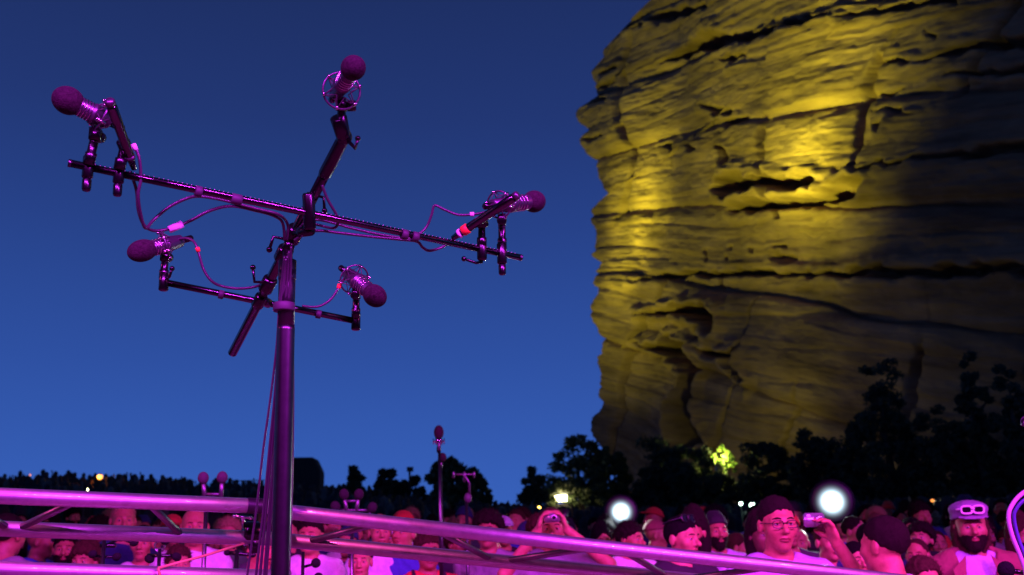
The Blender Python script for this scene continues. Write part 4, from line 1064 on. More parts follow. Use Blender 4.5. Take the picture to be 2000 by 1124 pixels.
print_dark = mat('shirt_print', (.10, .05, .16), .8)

def setm(o, m_):
    """give this object its own material on shared mesh data"""
    if not o.data.materials: o.data.materials.append(m_)
    o.material_slots[0].link = 'OBJECT'; o.material_slots[0].material = m_
def kid(name, me, m_, par, loc=None, M=None):
    o = bpy.data.objects.new(name, me); COL.objects.link(o); o.parent = par
    if M is not None: o.matrix_local = M
    elif loc is not None: o.location = loc
    setm(o, m_); return o
def head_matrix(h):
    R = Matrix([list(r) for r in h.M]).to_4x4(); p = Vector(h.p)
    return Matrix.Translation(p) @ R @ Matrix.Translation(-p)
def mesh_of(name, bm, smooth=True):
    me = bpy.data.meshes.new(name); bm.to_mesh(me); bm.free(); shade(me, smooth); return me
def glasses_mesh(w=.024, h=.016, thick=.0022, lens=False):
    b = bmesh.new()
    for s in (-1, 1):
        loop = [(s * .032 + w * math.copysign(abs(math.cos(a)) ** .6, math.cos(a)), -.110 + .006 * abs(math.cos(a)) , HZ - .001 + h * math.copysign(abs(math.sin(a)) ** .6, math.sin(a))) for a in [2 * PI * k / 20 for k in range(21)]]
        if lens:
            c = b.verts.new((s * .032, -.109, HZ - .001)); vs = [b.verts.new(p) for p in loop[:-1]]
            for k in range(20): b.faces.new((c, vs[k], vs[(k + 1) % 20]))
        else:
            tube(b, loop, thick, 6)
            tube(b, [(s * (.032 + w), -.103, HZ + .004), (s * .082, -.02, HZ + .006), (s * .082, .02, HZ + .002)], thick * .9, 6)
    if not lens: tube(b, [(-.010, -.111, HZ + .004), (0, -.114, HZ + .006), (.010, -.111, HZ + .004)], thick, 6)
    return mesh_of('glasses', b)
GL_THIN = glasses_mesh(); GL_BIG = glasses_mesh(.0285, .021, .0055); GL_LENS = glasses_mesh(.027, .0195, lens=True)

GROUPF = 'concertgoers packed in front of the stage'
def person(loc, rz, sc, body, hair, hcol, skin, shirt, label, beard=False, group=GROUPF, extras=(), sx=1.0, face_parts=True):
    B = BOD[body]
    p = bpy.data.objects.new('person', B['body']); COL.objects.link(p)
    p.location = loc; p.rotation_euler = (0, 0, rz); p.scale = (sc * sx, sc * sx, sc); tag(p, label, 'person', group); setm(p, skin_m[skin])
    HM = head_matrix(B['head'])
    kid('shirt', B['shirt'], CL[shirt], p); kid('trousers', B['trousers'], jeans, p)
    wz = Matrix.Scale(B['face'][0], 4, (1, 0, 0))
    if hair:
        m_ = CL[hcol] if hair in ('cap', 'beanie', 'hat', 'fedora') else hair_m[hcol]
        kid({'cap': 'cap', 'beanie': 'beanie', 'hat': 'hat', 'fedora': 'hat'}.get(hair, 'hair'), HAIRM[hair], m_, p, M=HM @ wz)
    if beard: kid('beard', HAIRM['beard'], hair_m[beard], p, M=HM @ wz)
    if face_parts:
        for s in (-1, 1):
            kid('eye', EYE, eye_m, p, M=HM @ Matrix.Translation((s * .031, -.0805, HZ + .001)))
            bc = hcol if hcol in hair_m else 'dark'
            kid('eyebrow', BROW[s], hair_m[bc], p, M=HM); kid('eyelid', LIDS[s], skin_m[skin], p, M=HM)
        kid('lips', LIPS, lip_m, p, M=HM)
    for e in extras: e(p, HM)
    return p
def place(px, py, hpx):
    """where a person stands whose eyes are at a photo pixel and whose head is hpx tall; feet on the terraces"""
    d = .243 * FPX / hpx; e = P(px, py, d); g = terrain(e.x, e.y); sc = (e.z - g) / HZ
    return Vector((e.x, e.y, g)), sc
def facing(loc, turn=0.0):
    return math.atan2(loc.x, -loc.y) * -1 * 0 + math.atan2(-(0 - loc.x), 9 - 0) * 0 + turn
# accessories
def thin_glasses(p, HM): kid('glasses', GL_THIN, frame_dark, p, M=HM)
def hat_sunglasses(p, HM):
    M = HM @ Matrix.Translation((0, -.025, .098)); g = kid('sunglasses', GL_BIG, frame_white, p, M=M); l = bpy.data.objects.new('lens', GL_LENS); COL.objects.link(l); l.parent = g; setm(l, lens_dark)
def hair_sunglasses(p, HM):
    M = HM @ Matrix.Translation((0, .055, .085 + HZ)) @ Matrix.Rotation(-.3, 4, 'X') @ Matrix.Translation((0, 0, -HZ)); g = kid('sunglasses', GL_BIG, frame_dark, p, M=M); l = bpy.data.objects.new('lens', GL_LENS); COL.objects.link(l); l.parent = g; setm(l, lens_dark)
def print_on_shirt(p, HM):
    b = bmesh.new()
    for s in (-1, 1):
        for k in range(5):
            a = .35 + k * .28
            pts = [(s * (.035 + .012 * k), -.148, 1.245), (s * (.045 + .035 * math.cos(a) * (1 + .1 * k)), -.146, 1.265 + .05 * math.sin(a)), (s * (.050 + .055 * math.cos(a)), -.140, 1.275 + .075 * math.sin(a))]
            tube(b, pts, [.006, .005, .0015], 5)
    kid('shirt_print', mesh_of('shirt_print', b), print_dark, p)
def jacket(p, HM):
    f = Field(axis((-.34, .34, .014)), axis((-.26, .24, .014)), axis((.72, 1.56, .014)))
    torso(f, .032, 1.05); limbs(f, DOWN, .026, sleeve=1.9); f.cone((-.06, .035, 1.475), (.06, .035, 1.475), .055, .055, .03)
    f.ell((0, .0, 1.55), (.072, .08, .085), .01, True)
    f.push(.005, lambda X, Y, Z: np.sin(X * 19 + 11 * Z) * np.sin(Z * 27 + 5 * np.sin(X * 12)) + .5 * np.sin(Z * 52 + X * 31))
    f.keep(lambda X, Y, Z: .014 + np.clip((Z - 1.02) * .20, 0, .12) - np.abs(X) + (Y > -.02) * 1.0 * -1, .008)
    V, Q = f.mesh(); j = kid('jacket', from_arrays('jacket', V, Q, None), CL['brick'], p)
    for s in (-1, 1):
        b = bmesh.new(); pts = [(s * .066, -.10, 1.475), (s * .15, -.145, 1.40), (s * .145, -.158, 1.365), (s * .085, -.160, 1.37)]
        v0 = [b.verts.new(q) for q in pts]; v1 = [b.verts.new((q[0], q[1] - .008, q[2])) for q in pts]
        b.faces.new(v1); b.faces.new(v0[::-1])
        for i in range(4): b.faces.new((v0[i], v0[(i + 1) % 4], v1[(i + 1) % 4], v1[i]))
        bmesh.ops.recalc_face_normals(b, faces=b.faces)
        o = bpy.data.objects.new('lapel', mesh_of('lapel', b, False)); COL.objects.link(o); o.parent = j; setm(o, CL['brick'])
        b = bmesh.new(); box(b, (s * .125, -.158, 1.245), .085, .012, .055)
        bmesh.ops.bevel(b, geom=b.edges[:], offset=.004, segments=2, affect='EDGES')
        o = bpy.data.objects.new('pocket_flap', mesh_of('pocket_flap', b, False)); COL.objects.link(o); o.parent = j; setm(o, CL['brick'])
    kid('hair', HAIRM['locks'], hair_m['brown'], p, M=HM)
def long_locks(p, HM): kid('hair', HAIRM['bob'], hair_m['brown'], p, M=HM)
def straps(p, HM):
    for s in (-1, 1):
        b = bmesh.new(); tube(b, curve_pts([(s * .10, .06, 1.50), (s * .105, -.02, 1.49), (s * .11, -.115, 1.40), (s * .115, -.150, 1.28), (s * .12, -.155, 1.1)], 5), .014, 6)
        kid('shoulder_strap', mesh_of('shoulder_strap', b), CL['black'], p)
def dot_headlamp(p, HM):
    b = bmesh.new(); torus(b, (0, .012, HZ + .075), (0, .12, 1), .097, .008, 30, 6); kid('head_strap', mesh_of('head_strap', b), frame_dark, p, M=HM)
def headphones(p, HM):
    b = bmesh.new(); torus(b, (0, .012, HZ + .02), (0, 1, .1), .108, .008, 24, 6, -.1, PI + .1); kid('headband', mesh_of('headband', b), frame_dark, p, M=HM)
    for s in (-1, 1):
        b = bmesh.new(); lathe(b, (s * .082, .012, HZ - .005), (s, 0, 0), [(0, .03), (.006, .036), (.022, .034), (.026, .02)], 14); kid('ear_cup', mesh_of('ear_cup', b), frame_dark, p, M=HM)
# ------------------------------------------------------------------ cameras and phones held up (things of their own)
def pocket_camera(M, label, silver=True, scale=1.0):
    t = bpy.data.objects.new('pocket_camera', None); COL.objects.link(t); t.matrix_world = M; tag(t, label, 'camera', 'cameras and phones held up in the crowd')
    b = bmesh.new(); box(b, (0, 0, 0), .098, .022, .058); bmesh.ops.bevel(b, geom=b.edges[:], offset=.006, segments=3, affect='EDGES')
    kid('camera_body', mesh_of('camera_body', b), cam_silver if silver else cam_black, t)
    b = bmesh.new(); lathe(b, (.012, -.011, -.002), (0, -1, 0), [(0, .023), (.008, .023), (.009, .019), (.018, .019), (.019, .014)], 18); l = kid('lens', mesh_of('lens', b), cam_silver, t)
    b = bmesh.new(); lathe(b, (.012, -.0305, -.002), (0, -1, 0), [(0, .012), (.001, .012)], 16); o = bpy.data.objects.new('lens_glass', mesh_of('lens_glass', b)); COL.objects.link(o); o.parent = l; setm(o, lens_dark)
    b = bmesh.new(); box(b, (-.033, -.012, .018), .016, .004, .009); kid('flash_window', mesh_of('flash_window', b, False), tape_white, t)
    return t
def phone(M, label):
    b = bmesh.new(); box(b, (0, 0, 0), .060, .011, .115); bmesh.ops.bevel(b, geom=b.edges[:], offset=.004, segments=2, affect='EDGES')
    t = bpy.data.objects.new('mobile_phone', None); COL.objects.link(t); t.matrix_world = M; tag(t, label, 'phone', 'cameras and phones held up in the crowd')
    kid('case', mesh_of('case', b), cam_black, t)
    b = bmesh.new(); box(b, (0, .0062, .004), .054, .001, .094); kid('screen', mesh_of('screen', b, False), phone_glass, t)
    return t
def body_matrix(loc, rz, sc): return Matrix.Translation(loc) @ Matrix.Rotation(rz, 4, 'Z') @ Matrix.Scale(sc, 4)

# ------------------------------------------------------------------ the people one can pick out in the photograph
# (eye px, eye py, head px, turn, body, hair, hair/hat colour, skin, shirt, beard, extras, label)
HERO = [
 (1516, 1024, 101, .10, 'one_hand', 'short', 'dark', 2, 'lavender', False, (thin_glasses, print_on_shirt), 'man in glasses and a lavender printed T-shirt raising a little camera'),
 (1896, 1031, 80, .05, 'stand_wide', 'hat', 'violet', 1, 'lavender', 'dark', (jacket, hat_sunglasses), 'bearded long-haired man in a brick jacket and hat with white sunglasses'),
 (1727, 1066, 112, -2.3, 'stand_wide', 'short', 'dark', 2, 'white', False, (), 'large short-haired man in white turned away from the stage'),
 (1667, 1094, 76, -.25, 'turned', 'short', 'black', 0, 'black', False, (), 'dark-haired man looking out just over the sloping truss end'),
 (1792, 1086, 70, -.3, 'stand', 'receding', 'brown', 2, 'charcoal', False, (), 'balding man between the turned-away man and the hatted man'),
 (1832, 1064, 56, .1, 'stand_slim', 'receding', 'brown', 0, 'tan', False, (), 'smaller balding man standing behind the hatted man'),
 (1806, 1136, 100, .2, 'stand', 'messy', 'brown', 0, 'grey', False, (), 'brown-haired person whose hair just shows at the sloping truss end'),
 (1326, 1052, 80, .30, 'turned', 'short', 'black', 0, 'black', False, (hair_sunglasses,), 'dark-haired man in black with sunglasses pushed up on his head'),
 (1214, 1058, 58, .1, 'stand_slim', 'receding', 'dark', 0, 'black', False, (dot_headlamp,), 'high-browed man wearing a head strap below the white flash'),
 (1172, 1058, 56, -.4, 'turned', 'long', 'black', 2, 'charcoal', False, (), 'long black-haired woman beside the man with the head strap'),
 (1078, 1032, 72, .0, 'camera', 'short', 'brown', 0, 'grey', False, (), 'man in a grey T-shirt aiming a silver camera with both hands'),
 (1030, 1052, 58, .2, 'open_hand', 'cap', 'navy', 0, 'lavender', False, (), 'person in a dark blue cap holding up an open hand'),
 (984, 1040, 54, .1, 'stand', 'cap', 'lavender', 2, 'black', False, (), 'person in a pale cap and black shirt behind the truss'),
 (958, 1068, 58, .05, 'stand', 'short', 'brown', 0, 'red', False, (), 'short-haired man in red seen through the sloping truss'),
 (908, 1050, 50, -.1, 'stand_slim', 'short', 'black', 1, 'navy', False, (), 'small dark-haired man in navy behind the bare-topped stand'),
 (886, 1064, 52, .5, 'turned', 'messy', 'brown', 0, 'charcoal', False, (), 'messy-haired person in charcoal beside the tall taper stand'),
 (836, 1078, 70, .2, 'stand_wide', 'messy', 'brown', 1, 'red', False, (straps,), 'broad person in red with black shoulder straps'),
 (790, 1046, 62, -.3, 'look_up', 'receding', 'brown', 2, 'blue', False, (), 'balding man in blue looking up past the truss'),
 (742, 1040, 62, .2, 'stand', 'short', 'fair', 0, 'white', False, (), 'fair-haired man in white seen between the truss tubes'),
 (764, 1066, 56, -.5, 'stand_slim', 'cap', 'white', 0, 'lavender', False, (), 'person in a white cap and lavender shirt beside a fair-haired man'),
 (704, 1098, 70, -.05, 'stand', 'beanie', 'charcoal', 0, 'charcoal', False, (), 'man in a dark beanie looking straight at the stage'),
 (690, 1040, 54, .4, 'stand_slim', 'bob', 'black', 2, 'white', False, (), 'woman with a black bob below the four-headed taper stand'),
 (606, 1048, 66, -.2, 'stand_wide', 'short', 'dark', 2, 'white', False, (), 'broad man in a bright white T-shirt close to the tree pole'),
 (640, 1030, 52, .6, 'turned', 'short', 'brown', 0, 'navy', False, (), 'brown-haired man in navy peering over the shoulder of the white T-shirt'),
 (500, 1078, 74, .3, 'turned', 'receding', 'brown', 2, 'white', False, (), 'red-faced balding man behind the cable fan of the tree pole'),
 (446, 1044, 58, -.2, 'stand', 'messy', 'fair', 0, 'green', False, (), 'messy fair-haired person in green behind the truss clamp'),
 (380, 1030, 66, .1, 'stand_wide', None, 'dark', 2, 'white', False, (), 'shaven-headed man in white under the truss'),
 (336, 1040, 56, .3, 'stand', 'cap', 'red', 1, 'white', False, (), 'person in a red cap and white shirt beside a shaven-headed man'),
 (278, 1062, 66, -.1, 'stand_slim', 'short', 'black', 2, 'white', False, (), 'thin man in white standing behind the small taper stands'),
 (240, 1018, 62, .2, 'stand', 'receding', 'fair', 2, 'navy', False, (), 'balding fair-haired man in navy whose brow shows between truss tubes'),
 (190, 1040, 52, -.4, 'turned', 'curly', 'dark', 1, 'lavender', False, (), 'curly-haired person in lavender between truss tubes'),
 (126, 1074, 62, .05, 'stand', 'short', 'dark', 2, 'blue', 'dark', (dot_headlamp,), 'bearded man in blue wearing a dark head strap'),
 (76, 1058, 60, .9, 'turned', 'cap', 'navy', 1, 'blue', False, (), 'person in a navy cap and blue shirt turned to the bearded man'),
 (14, 1046, 74, 2.6, 'stand_wide', 'short', 'dark', 1, 'grey', False, (), 'broad person in grey turned away at the truss end'),
 (1440, 1070, 60, .8, 'turned', 'receding', 'brown', 2, 'white', False, (), 'balding man in white turned sideways behind the man in glasses'),
 (1468, 1060, 50, -.3, 'stand_slim', 'cap', 'lavender', 1, 'charcoal', False, (), 'person in a lavender cap tucked behind the man in glasses'),
 (1562, 1062, 58, -.2, 'stand', None, 'dark', 2, 'charcoal', False, (), 'shaven-headed person half hidden behind the raised forearm'),
 (1280, 1046, 54, 1.0, 'turned', 'cap', 'brick', 1, 'black', False, (), 'person in a brick-coloured cap beside the man with pushed-up sunglasses'),
 (1366, 1058, 50, -.1, 'stand_slim', 'short', 'dark', 1, 'charcoal', False, (), 'dim short-haired person just behind the man with pushed-up sunglasses'),
 (1612, 1046, 48, .3, 'stand', 'curly', 'dark', 2, 'navy', False, (), 'curly-haired person in navy below the larger white flash'),
 (1692, 1050, 46, .2, 'stand', 'short', 'brown', 1, 'charcoal', False, (), 'dim brown-haired person in charcoal near the larger white flash'),
 (1966, 1060, 52, -.3, 'stand', 'messy', 'brown', 2, 'black', False, (), 'messy-haired person in black on the cable side of the hatted man'),
]
used = []
for (px, py, hp, turn, bd, hr, hc, sk, sh, be, ex, lb) in HERO:
    loc, sc = place(px, py, hp)
    fac = math.atan2(loc.x, loc.y + 3.5) * -1.0
    rz = -math.atan2(loc.x, loc.y + 3.0) + turn
    p = person(loc, rz, sc, bd, hr, hc, sk, sh, lb, be, extras=ex)
    used.append((loc.x, loc.y))
    BMx = body_matrix(loc, rz, sc)
    if bd == 'camera':
        pocket_camera(BMx @ Matrix.Translation((0, -.262, HZ + .055)), 'silver compact camera held with both hands before a face')
    if bd == 'one_hand':
        pocket_camera(BMx @ Matrix.Translation((.105, -.292, HZ + .004)) @ Matrix.Rotation(.35, 4, 'Z'), 'little silver camera held up beside the man in glasses', scale=.8)
    if bd == 'open_hand':
        phone(BMx @ Matrix.Translation((.285, -.17, 1.80)) @ Matrix.Rotation(.3, 4, 'Y'), 'small dark phone in the raised open hand')

# ------------------------------------------------------------------ rows behind
BODS = ['stand', 'stand_wide', 'stand_slim', 'turned', 'look_up']; HAIRS = ['short', 'messy', 'receding', 'long', 'curly', 'bob', 'cap', 'beanie']
SHIRTS = ['black', 'black', 'charcoal', 'navy', 'navy', 'blue', 'grey', 'green', 'white', 'lavender', 'charcoal', 'red']; R2 = random.Random(21)
n_ind = 0
rows = []
for k in range(9):
    y = 6.95 + k * ROWD; half = .56 * y + .6; x = -half + R2.uniform(0, .4)
    while x < half:
        xx, yy = x + R2.uniform(-.08, .08), y + R2.uniform(-.12, .12); x += R2.uniform(.44, .66)
        if all((xx - a) ** 2 + (yy - b_) ** 2 > .15 for a, b_ in used): rows.append((xx, yy)); used.append((xx, yy))
def dim_label(h, hc):
    sh = R2.choice(SHIRTS); be = R2.choice([False] * 4 + ['dark'])
    hn = {'receding': 'balding', 'bob': 'bob-haired', 'long': 'long-haired', 'short': 'short-haired', 'messy': 'messy-haired', 'curly': 'curly-haired', 'cap': hc + '-capped', 'beanie': hc + '-beanied'}[h]
    if h not in ('cap', 'beanie'): hn += ' ' + {'black': 'black-topped', 'dark': 'dark', 'brown': 'brown-topped', 'fair': 'fair'}[hc]
    return sh, 'half-lit ' + hn + (' bearded' if be else '') + ' spectator in ' + sh + ' in the rows behind the front crowd', be
for xx, yy in rows:
    h = R2.choice(HAIRS); hc = R2.choice(['white', 'navy', 'black', 'red']) if h in ('cap', 'beanie') else R2.choice(['black', 'dark', 'brown', 'fair', 'dark'])
    person(Vector((xx, yy, terrain(xx, yy))), -math.atan2(xx, yy + 3) + R2.uniform(-.5, .5), R2.uniform(.93, 1.04), R2.choice(BODS), h, hc, R2.choice([0, 1, 2, 0, 3]), *dim_label(h, hc),
           'spectators in the half-dark rows', face_parts=yy < 9)

# low-detail standing figures for the far terraces
def far_body(arms):
    f = Field(axis((-.5, .5, .05)), axis((-.3, .3, .05)), axis((0, 2.15, .05)))
    f.ell((0, 0, 1.63), (.085, .10, .125), .03); f.cone((0, 0, 1.4), (0, 0, 1.55), .07, .06, .03); torso(f, .02, 1.0); legs(f, .03)
    limbs(f, arms, .0, .03); V, Q = f.mesh(); return V, Q
FARB = [far_body(DOWN), far_body([((-.27, 0, 1.15), (-.1, -.2, 1.1)), ((.27, 0, 1.15), (.1, -.2, 1.1))]), far_body([((-.27, 0, 1.12), (-.25, -.1, .9)), ((.30, -.05, 1.55), (.27, -.05, 1.82))]),
        far_body([((-.34, 0, 1.25), (-.16, -.02, 1.05)), ((.34, 0, 1.25), (.16, -.02, 1.05))])]
dark_m = [mat('dim_clothes_' + n, c, .9) for n, c in (('grey', (.035, .034, .034)), ('brown', (.045, .03, .024)), ('blue', (.018, .02, .03)), ('pale', (.12, .11, .10)))]
FARM = [from_arrays('standing_figure', V, Q, None) for V, Q in FARB]
R3 = random.Random(5)
# figures along the skyline, one by one
top_y = ROW0 + (NROW - .5) * ROWD
x = -25.5
W_AT = 'on the skyline at the top of the terraces'
SKYL = ['dark figure standing arms down ' + W_AT, 'dark figure with arms folded in front ' + W_AT, 'dark figure raising one arm ' + W_AT, 'dark figure with hands on hips ' + W_AT]
while x < -6.6:
    yy = top_y + R3.uniform(-2.2, .2)
    pk = R3.choice([0, 0, 1, 3, 2, 1]); o = bpy.data.objects.new('person', FARM[pk]); COL.objects.link(o)
    o.location = (x, yy, terrain(x, yy)); o.rotation_euler = (0, 0, R3.uniform(-1, 1)); s_ = R3.uniform(.9, 1.08); o.scale = (s_, s_, s_)
    tag(o, SKYL[pk], 'person', 'dark figures along the skyline'); setm(o, R3.choice(dark_m[:3])); x += R3.uniform(.25, .5)
# everyone else on the terraces reads as one mass
def mass():
    g = np.random.default_rng(8); Vs, Fs, off = [], [], 0
    for k in range(10, NROW):
        y = ROW0 + (k + .45) * ROWD; x = -.62 * y
        while x < .60 * y:
            V, Q = FARB[g.integers(0, 4)]; a = g.uniform(-.7, .7); s_ = g.uniform(.88, 1.07); yy = y + g.uniform(-.2, .2)
            c, sn = math.cos(a), math.sin(a)
            W_ = np.stack([(V[:, 0] * c - V[:, 1] * sn) * s_ + x, (V[:, 0] * sn + V[:, 1] * c) * s_ + yy, V[:, 2] * s_ + terrain(x, yy)], 1)
            m_ = W_[:, 2] > W_[:, 2].min() - 1
            Vs.append(W_); Fs.append(Q + off); off += len(V); x += g.uniform(.42, .75)
    me = from_arrays('crowd', np.concatenate(Vs), np.concatenate(Fs), None)
    for m_ in dark_m: me.materials.append(m_)
    idx = np.concatenate([np.full(len(f), g.choice([0, 0, 1, 1, 2, 2, 3])) for f in Fs]).astype(np.int32)
    me.polygons.foreach_set('material_index', idx)
    o = link('crowd', me); tag(o, 'dark mass of spectators filling the terraces up to the trees', 'crowd', kind='stuff')
mass()

# ------------------------------------------------------------------ flashes going off in the crowd
def glow_face(r):
    # the flash's halo painted into the emission: bright core fading out to the rim
    M = mat('flash_glow_face', (.02, .02, .025), .5); t = M.node_tree; b = t.nodes['Principled BSDF']
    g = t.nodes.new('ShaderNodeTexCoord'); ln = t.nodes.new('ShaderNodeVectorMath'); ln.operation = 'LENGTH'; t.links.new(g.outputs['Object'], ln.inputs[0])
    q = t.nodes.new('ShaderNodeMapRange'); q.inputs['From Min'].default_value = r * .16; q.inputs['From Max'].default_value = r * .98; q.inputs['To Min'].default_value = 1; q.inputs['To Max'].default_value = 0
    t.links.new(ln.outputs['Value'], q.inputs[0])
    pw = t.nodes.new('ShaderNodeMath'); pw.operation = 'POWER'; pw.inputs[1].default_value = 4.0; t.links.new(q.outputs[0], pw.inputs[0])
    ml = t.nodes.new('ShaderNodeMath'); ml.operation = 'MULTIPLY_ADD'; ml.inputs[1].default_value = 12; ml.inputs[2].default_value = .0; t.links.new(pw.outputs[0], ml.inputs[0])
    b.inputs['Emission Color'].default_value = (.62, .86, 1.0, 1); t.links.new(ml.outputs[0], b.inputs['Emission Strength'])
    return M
def flash(px, py, d, r, energy, label):
    p = P(px, py, d); t = thing('flash_lamp', p, label, 'lamp', 'white lights held up in the crowd')
    tc = (CAM - p).normalized()
    part('housing', lathe(bmesh.new(), p - tc * .07, tc, [(0, r * .5), (.01, r * .8), (.07, r * 1.06), (.078, r * 1.06)], 20), cam_black, t)
    part('glow_disc', lathe(bmesh.new(), p + tc * .0085, tc, [(0, r), (.008, r * .92), (.014, r * .6), (.017, r * .1)], 20), glow_face(r), t)  # disc enlarged beyond a real flash lens to hold the painted halo
    part('handle', TB([p - tc * .03, p - tc * .03 - Vector((0, 0, .30))], .014, 10), cam_black, t)
    l = bpy.data.lights.new('flash_light', 'SPOT'); l.energy = energy; l.color = (.82, .95, 1.0); l.shadow_soft_size = .05; l.spot_size = 2.6; l.spot_blend = 1
    o = bpy.data.objects.new('flash_light', l); COL.objects.link(o); o.location = p + tc * .05; o.rotation_euler = tc.to_track_quat('-Z', 'Y').to_euler()
flash(1213, 1000, 9.4, .15, 40, 'white flash with painted glow above the man with the head strap')
flash(1625, 980, 9.0, .185, 55, 'larger white flash with painted glow behind the raised little camera')

# ------------------------------------------------------------------ tapers' microphone stands in the crowd
GS = 'taper microphone stands rising out of the crowd'
foam_far = mat('grey_foam', (.06, .05, .055), 1.0, bump=(90, 1.0, .006), spec=.1)
def small_mic(t, p, d, r, st=1.25, m_=None, body=True):
    w_ = part('windscreen', sphere(bmesh.new(), p, r, 18, 14, d, st), m_ or foam_far, t)
    if body: part('mic_body', lathe(bmesh.new(), Vector(p) - Vector(d).normalized() * (r * st + .07), d, [(0, .008), (.004, .011), (.08, .011)], 12), micbody, t)
def taper_stand(px_base, d, top_py, label, spec, r=.0115):
    p = P(px_base, top_py, d); g = terrain(p.x, p.y); base = Vector((p.x, p.y, g))
    t = thing('microphone_stand', base, label, 'microphone stand', GS)
    mid = g + (p.z - g) * .55
    part('pole', TB([base + UP * .02, Vector((p.x, p.y, mid))], r * 1.25, 10), black_tube, t); part('upper_pole', TB([Vector((p.x, p.y, mid - .02)), p], r * .9, 10), pole_mat, t)
    part('height_clutch', lathe(bmesh.new(), Vector((p.x, p.y, mid - .03)), UP, [(0, r * 1.5), (.01, r * 2), (.06, r * 2), (.07, r * 1.3)], 12), clampm, t)
    for a in range(3): part('leg', TB([base + UP * .35, base + Vector((math.cos(a * 2.1) * .35, math.sin(a * 2.1) * .35, .01))], .009, 8), black_tube, t)
    spec(t, d)
    return t
def pair(t, d, pts, r, bar_y, m_=None, tilt=.4, bar=None):
    xs = [p[0] for p in pts]; bar = bar or (min(xs), max(xs))
    part('stereo_bar', TB([P(bar[0], bar_y, d), P(bar[1], bar_y, d)], .008, 10), micbody, t)
    for (x, y) in pts:
        c = P(x, y, d); b_ = P(x + (2 if x < sum(xs) / len(xs) else -2), bar_y, d)
        part('mount_post', TB([b_, lerp(b_, c, .75)], .0075, 8), micbody, t)
        dr = (c - b_).normalized(); small_mic(t, c, dr, r, 1.15, m_, body=True)
foam_dim = mat('dim_foam', (.022, .019, .02), 1.0, bump=(90, 1.0, .006), spec=.1)
def sp1(t, d): pair(t, d, [(397, 934), (434, 933)], .026, 966)
taper_stand(404, 4.9, 968, 'stand with two pale foam microphones rising over the straight truss', sp1)
def sp2(t, d):
    pair(t, d, [(672, 966), (701, 966)], .027, 979, foam_dim)
    pair(t, d, [(655, 990), (727, 992)], .027, 997, foam_dim)
taper_stand(688, 5.6, 999, 'stand with four dim foam microphones on two short bars', sp2)
def sp3(t, d):
    c = P(857, 845, d); small_mic(t, c, UP, .033, 1.45, foam)
    rg = part('shock_mount_ring', torus(bmesh.new(), P(857, 862, d), UP, .036, .004, 24, 8), chrome, t)
    b = bmesh.new()
    for k in range(6):
        a = k * PI / 3; q = P(857, 862, d) + Vector((math.cos(a), math.sin(a), 0)) * .036; tube(b, [q - UP * .022, q + UP * .018], .0035, 6)
        tube(b, [q, P(857, 862, d) + Vector((math.cos(a), math.sin(a), 0)) * .012 - UP * .02], .002, 5)
    part('shock_mount_cage', b, chrome, rg)
    part('swivel', lathe(bmesh.new(), P(857, 885, d), UP, [(0, .012), (.01, .015), (.035, .015), (.05, .009)], 12), clampm, t)
taper_stand(858, 6.8, 868, 'tallest taper stand with one upright foam microphone in a bright mount', sp3)
def sp4(t, d):
    small_mic(t, P(864, 894, d), (.2, -.5, .6), .028, 1.2, foam); part('swivel', lathe(bmesh.new(), P(861, 918, d), UP, [(0, .011), (.04, .013), (.06, .008)], 12), micbody, t)
taper_stand(861, 6.9, 912, 'shorter taper stand with one dim foam microphone against the tallest stand', sp4)
def sp5(t, d):
    part('cross_bar', TB([P(886, 927, d), P(927, 927, d)], .006, 8), micbody, t)
    for x in (886, 907, 926): part('bar_pin', TB([P(x, 922, d), P(x, 942 if x == 907 else 934, d)], .008, 8), micbody, t)
    part('upper_rod', TB([P(907, 927, d), P(917, 945, d), P(917, 972, d)], .0075, 8), micbody, t)
    b = bmesh.new(); sphere(b, P(914, 973, d), .024, 12, 8, UP, 1.3); part('clamp', b, tape_purple, t)
taper_stand(911, 6.2, 976, 'bare-topped stand with a thin cross bar and a pale clamp', sp5)
def sp6(t, d):
    part('cross_bar', TB([P(196, 1066, d), P(226, 1066, d)], .009, 8), clampm, t)
    for x, y in ((181, 1083), (228, 1088), (236, 1050), (262, 1060)): small_mic(t, P(x, y, d), (.7, -.5, .2), .0165, 1.35, foam_black, False)
    part('side_arm', TB([P(184, 1086, d), P(204, 1088, d), P(227, 1088, d)], .006, 8), clampm, t); part('side_arm', TB([P(205, 1066, d), P(236, 1052, d), P(262, 1062, d)], .006, 8), clampm, t)
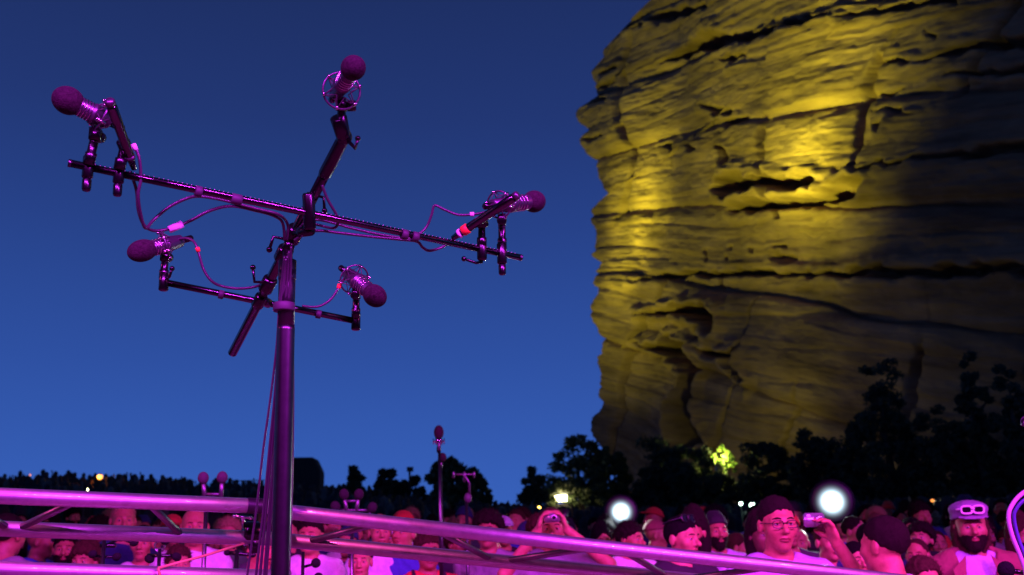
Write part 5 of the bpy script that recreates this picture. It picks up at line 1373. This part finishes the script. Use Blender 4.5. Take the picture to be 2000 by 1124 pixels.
taper_stand(204, 4.3, 1050, 'stand crowded with small black foam microphones in front of white shirts', sp6, .009)
def sp7(t, d):
    part('cross_bar', TB([P(288, 1085, d), P(338, 1086, d)], .008, 8), clampm, t)
    b = bmesh.new(); torus(b, P(312, 1068, d), _f, .022, .004, 20, 6); part('shock_mount_ring', b, chrome, t)
    for x, y in ((322, 1056), (345, 1088), (292, 1092)): small_mic(t, P(x, y, d), (-.4, -.7, .3), .018, 1.3, foam_black, False)
taper_stand(312, 4.4, 1072, 'stand with a round shock mount and black foam heads by the webbing strap', sp7, .009)
def sp8(t, d):
    part('cross_bar', TB([P(446, 1080, d), P(492, 1084, d)], .009, 8), clampm, t)
    for x, y in ((444, 1080), (494, 1084)): small_mic(t, P(x, y, d), (-.7 if x < 470 else .7, -.6, .1), .013, 1.3, foam_black, False)
    b = bmesh.new(); torus(b, P(468, 1072, d), _f, .026, .005, 20, 6, 0, PI); part('hoop', b, clampm, t)
taper_stand(463, 4.6, 1074, 'chrome stand with a short black cross bar behind the webbing strap', sp8, .011)
def sp9(t, d):
    small_mic(t, P(617, 1100, d), (.3, -.9, .1), .0205, 1.0, foam_black, False); small_mic(t, P(622, 1128, d), (.3, -.9, 0), .02, 1.0, foam_black, False)
    part('side_arm', TB([P(592, 1108, d), P(617, 1101, d)], .006, 8), clampm, t)
taper_stand(592, 4.3, 1078, 'stand with a round black foam microphone against the bright white T-shirt', sp9, .008)
def sp10(t, d):
    small_mic(t, P(1965, 1113, d), (-.2, -.9, .2), .0195, 1.0, foam_black, False); part('side_arm', TB([P(2004, 1120, d), P(1968, 1114, d)], .006, 8), clampm, t)
    part('stereo_bar', TB([P(1996, 826, d), P(2040, 836, d)], .008, 8), micbody, t)
    b = bmesh.new(); torus(b, P(2006, 824, d), (_f + _r * .6), .012, .0025, 18, 6); part('shock_mount_ring', b, micbody, t); small_mic(t, P(2004, 824, d), -_r, .009, 1.2, foam_black, False)
taper_stand(2024, 2.4, 830, 'stand at the hanging cables with a round black foam microphone', sp10, .010)
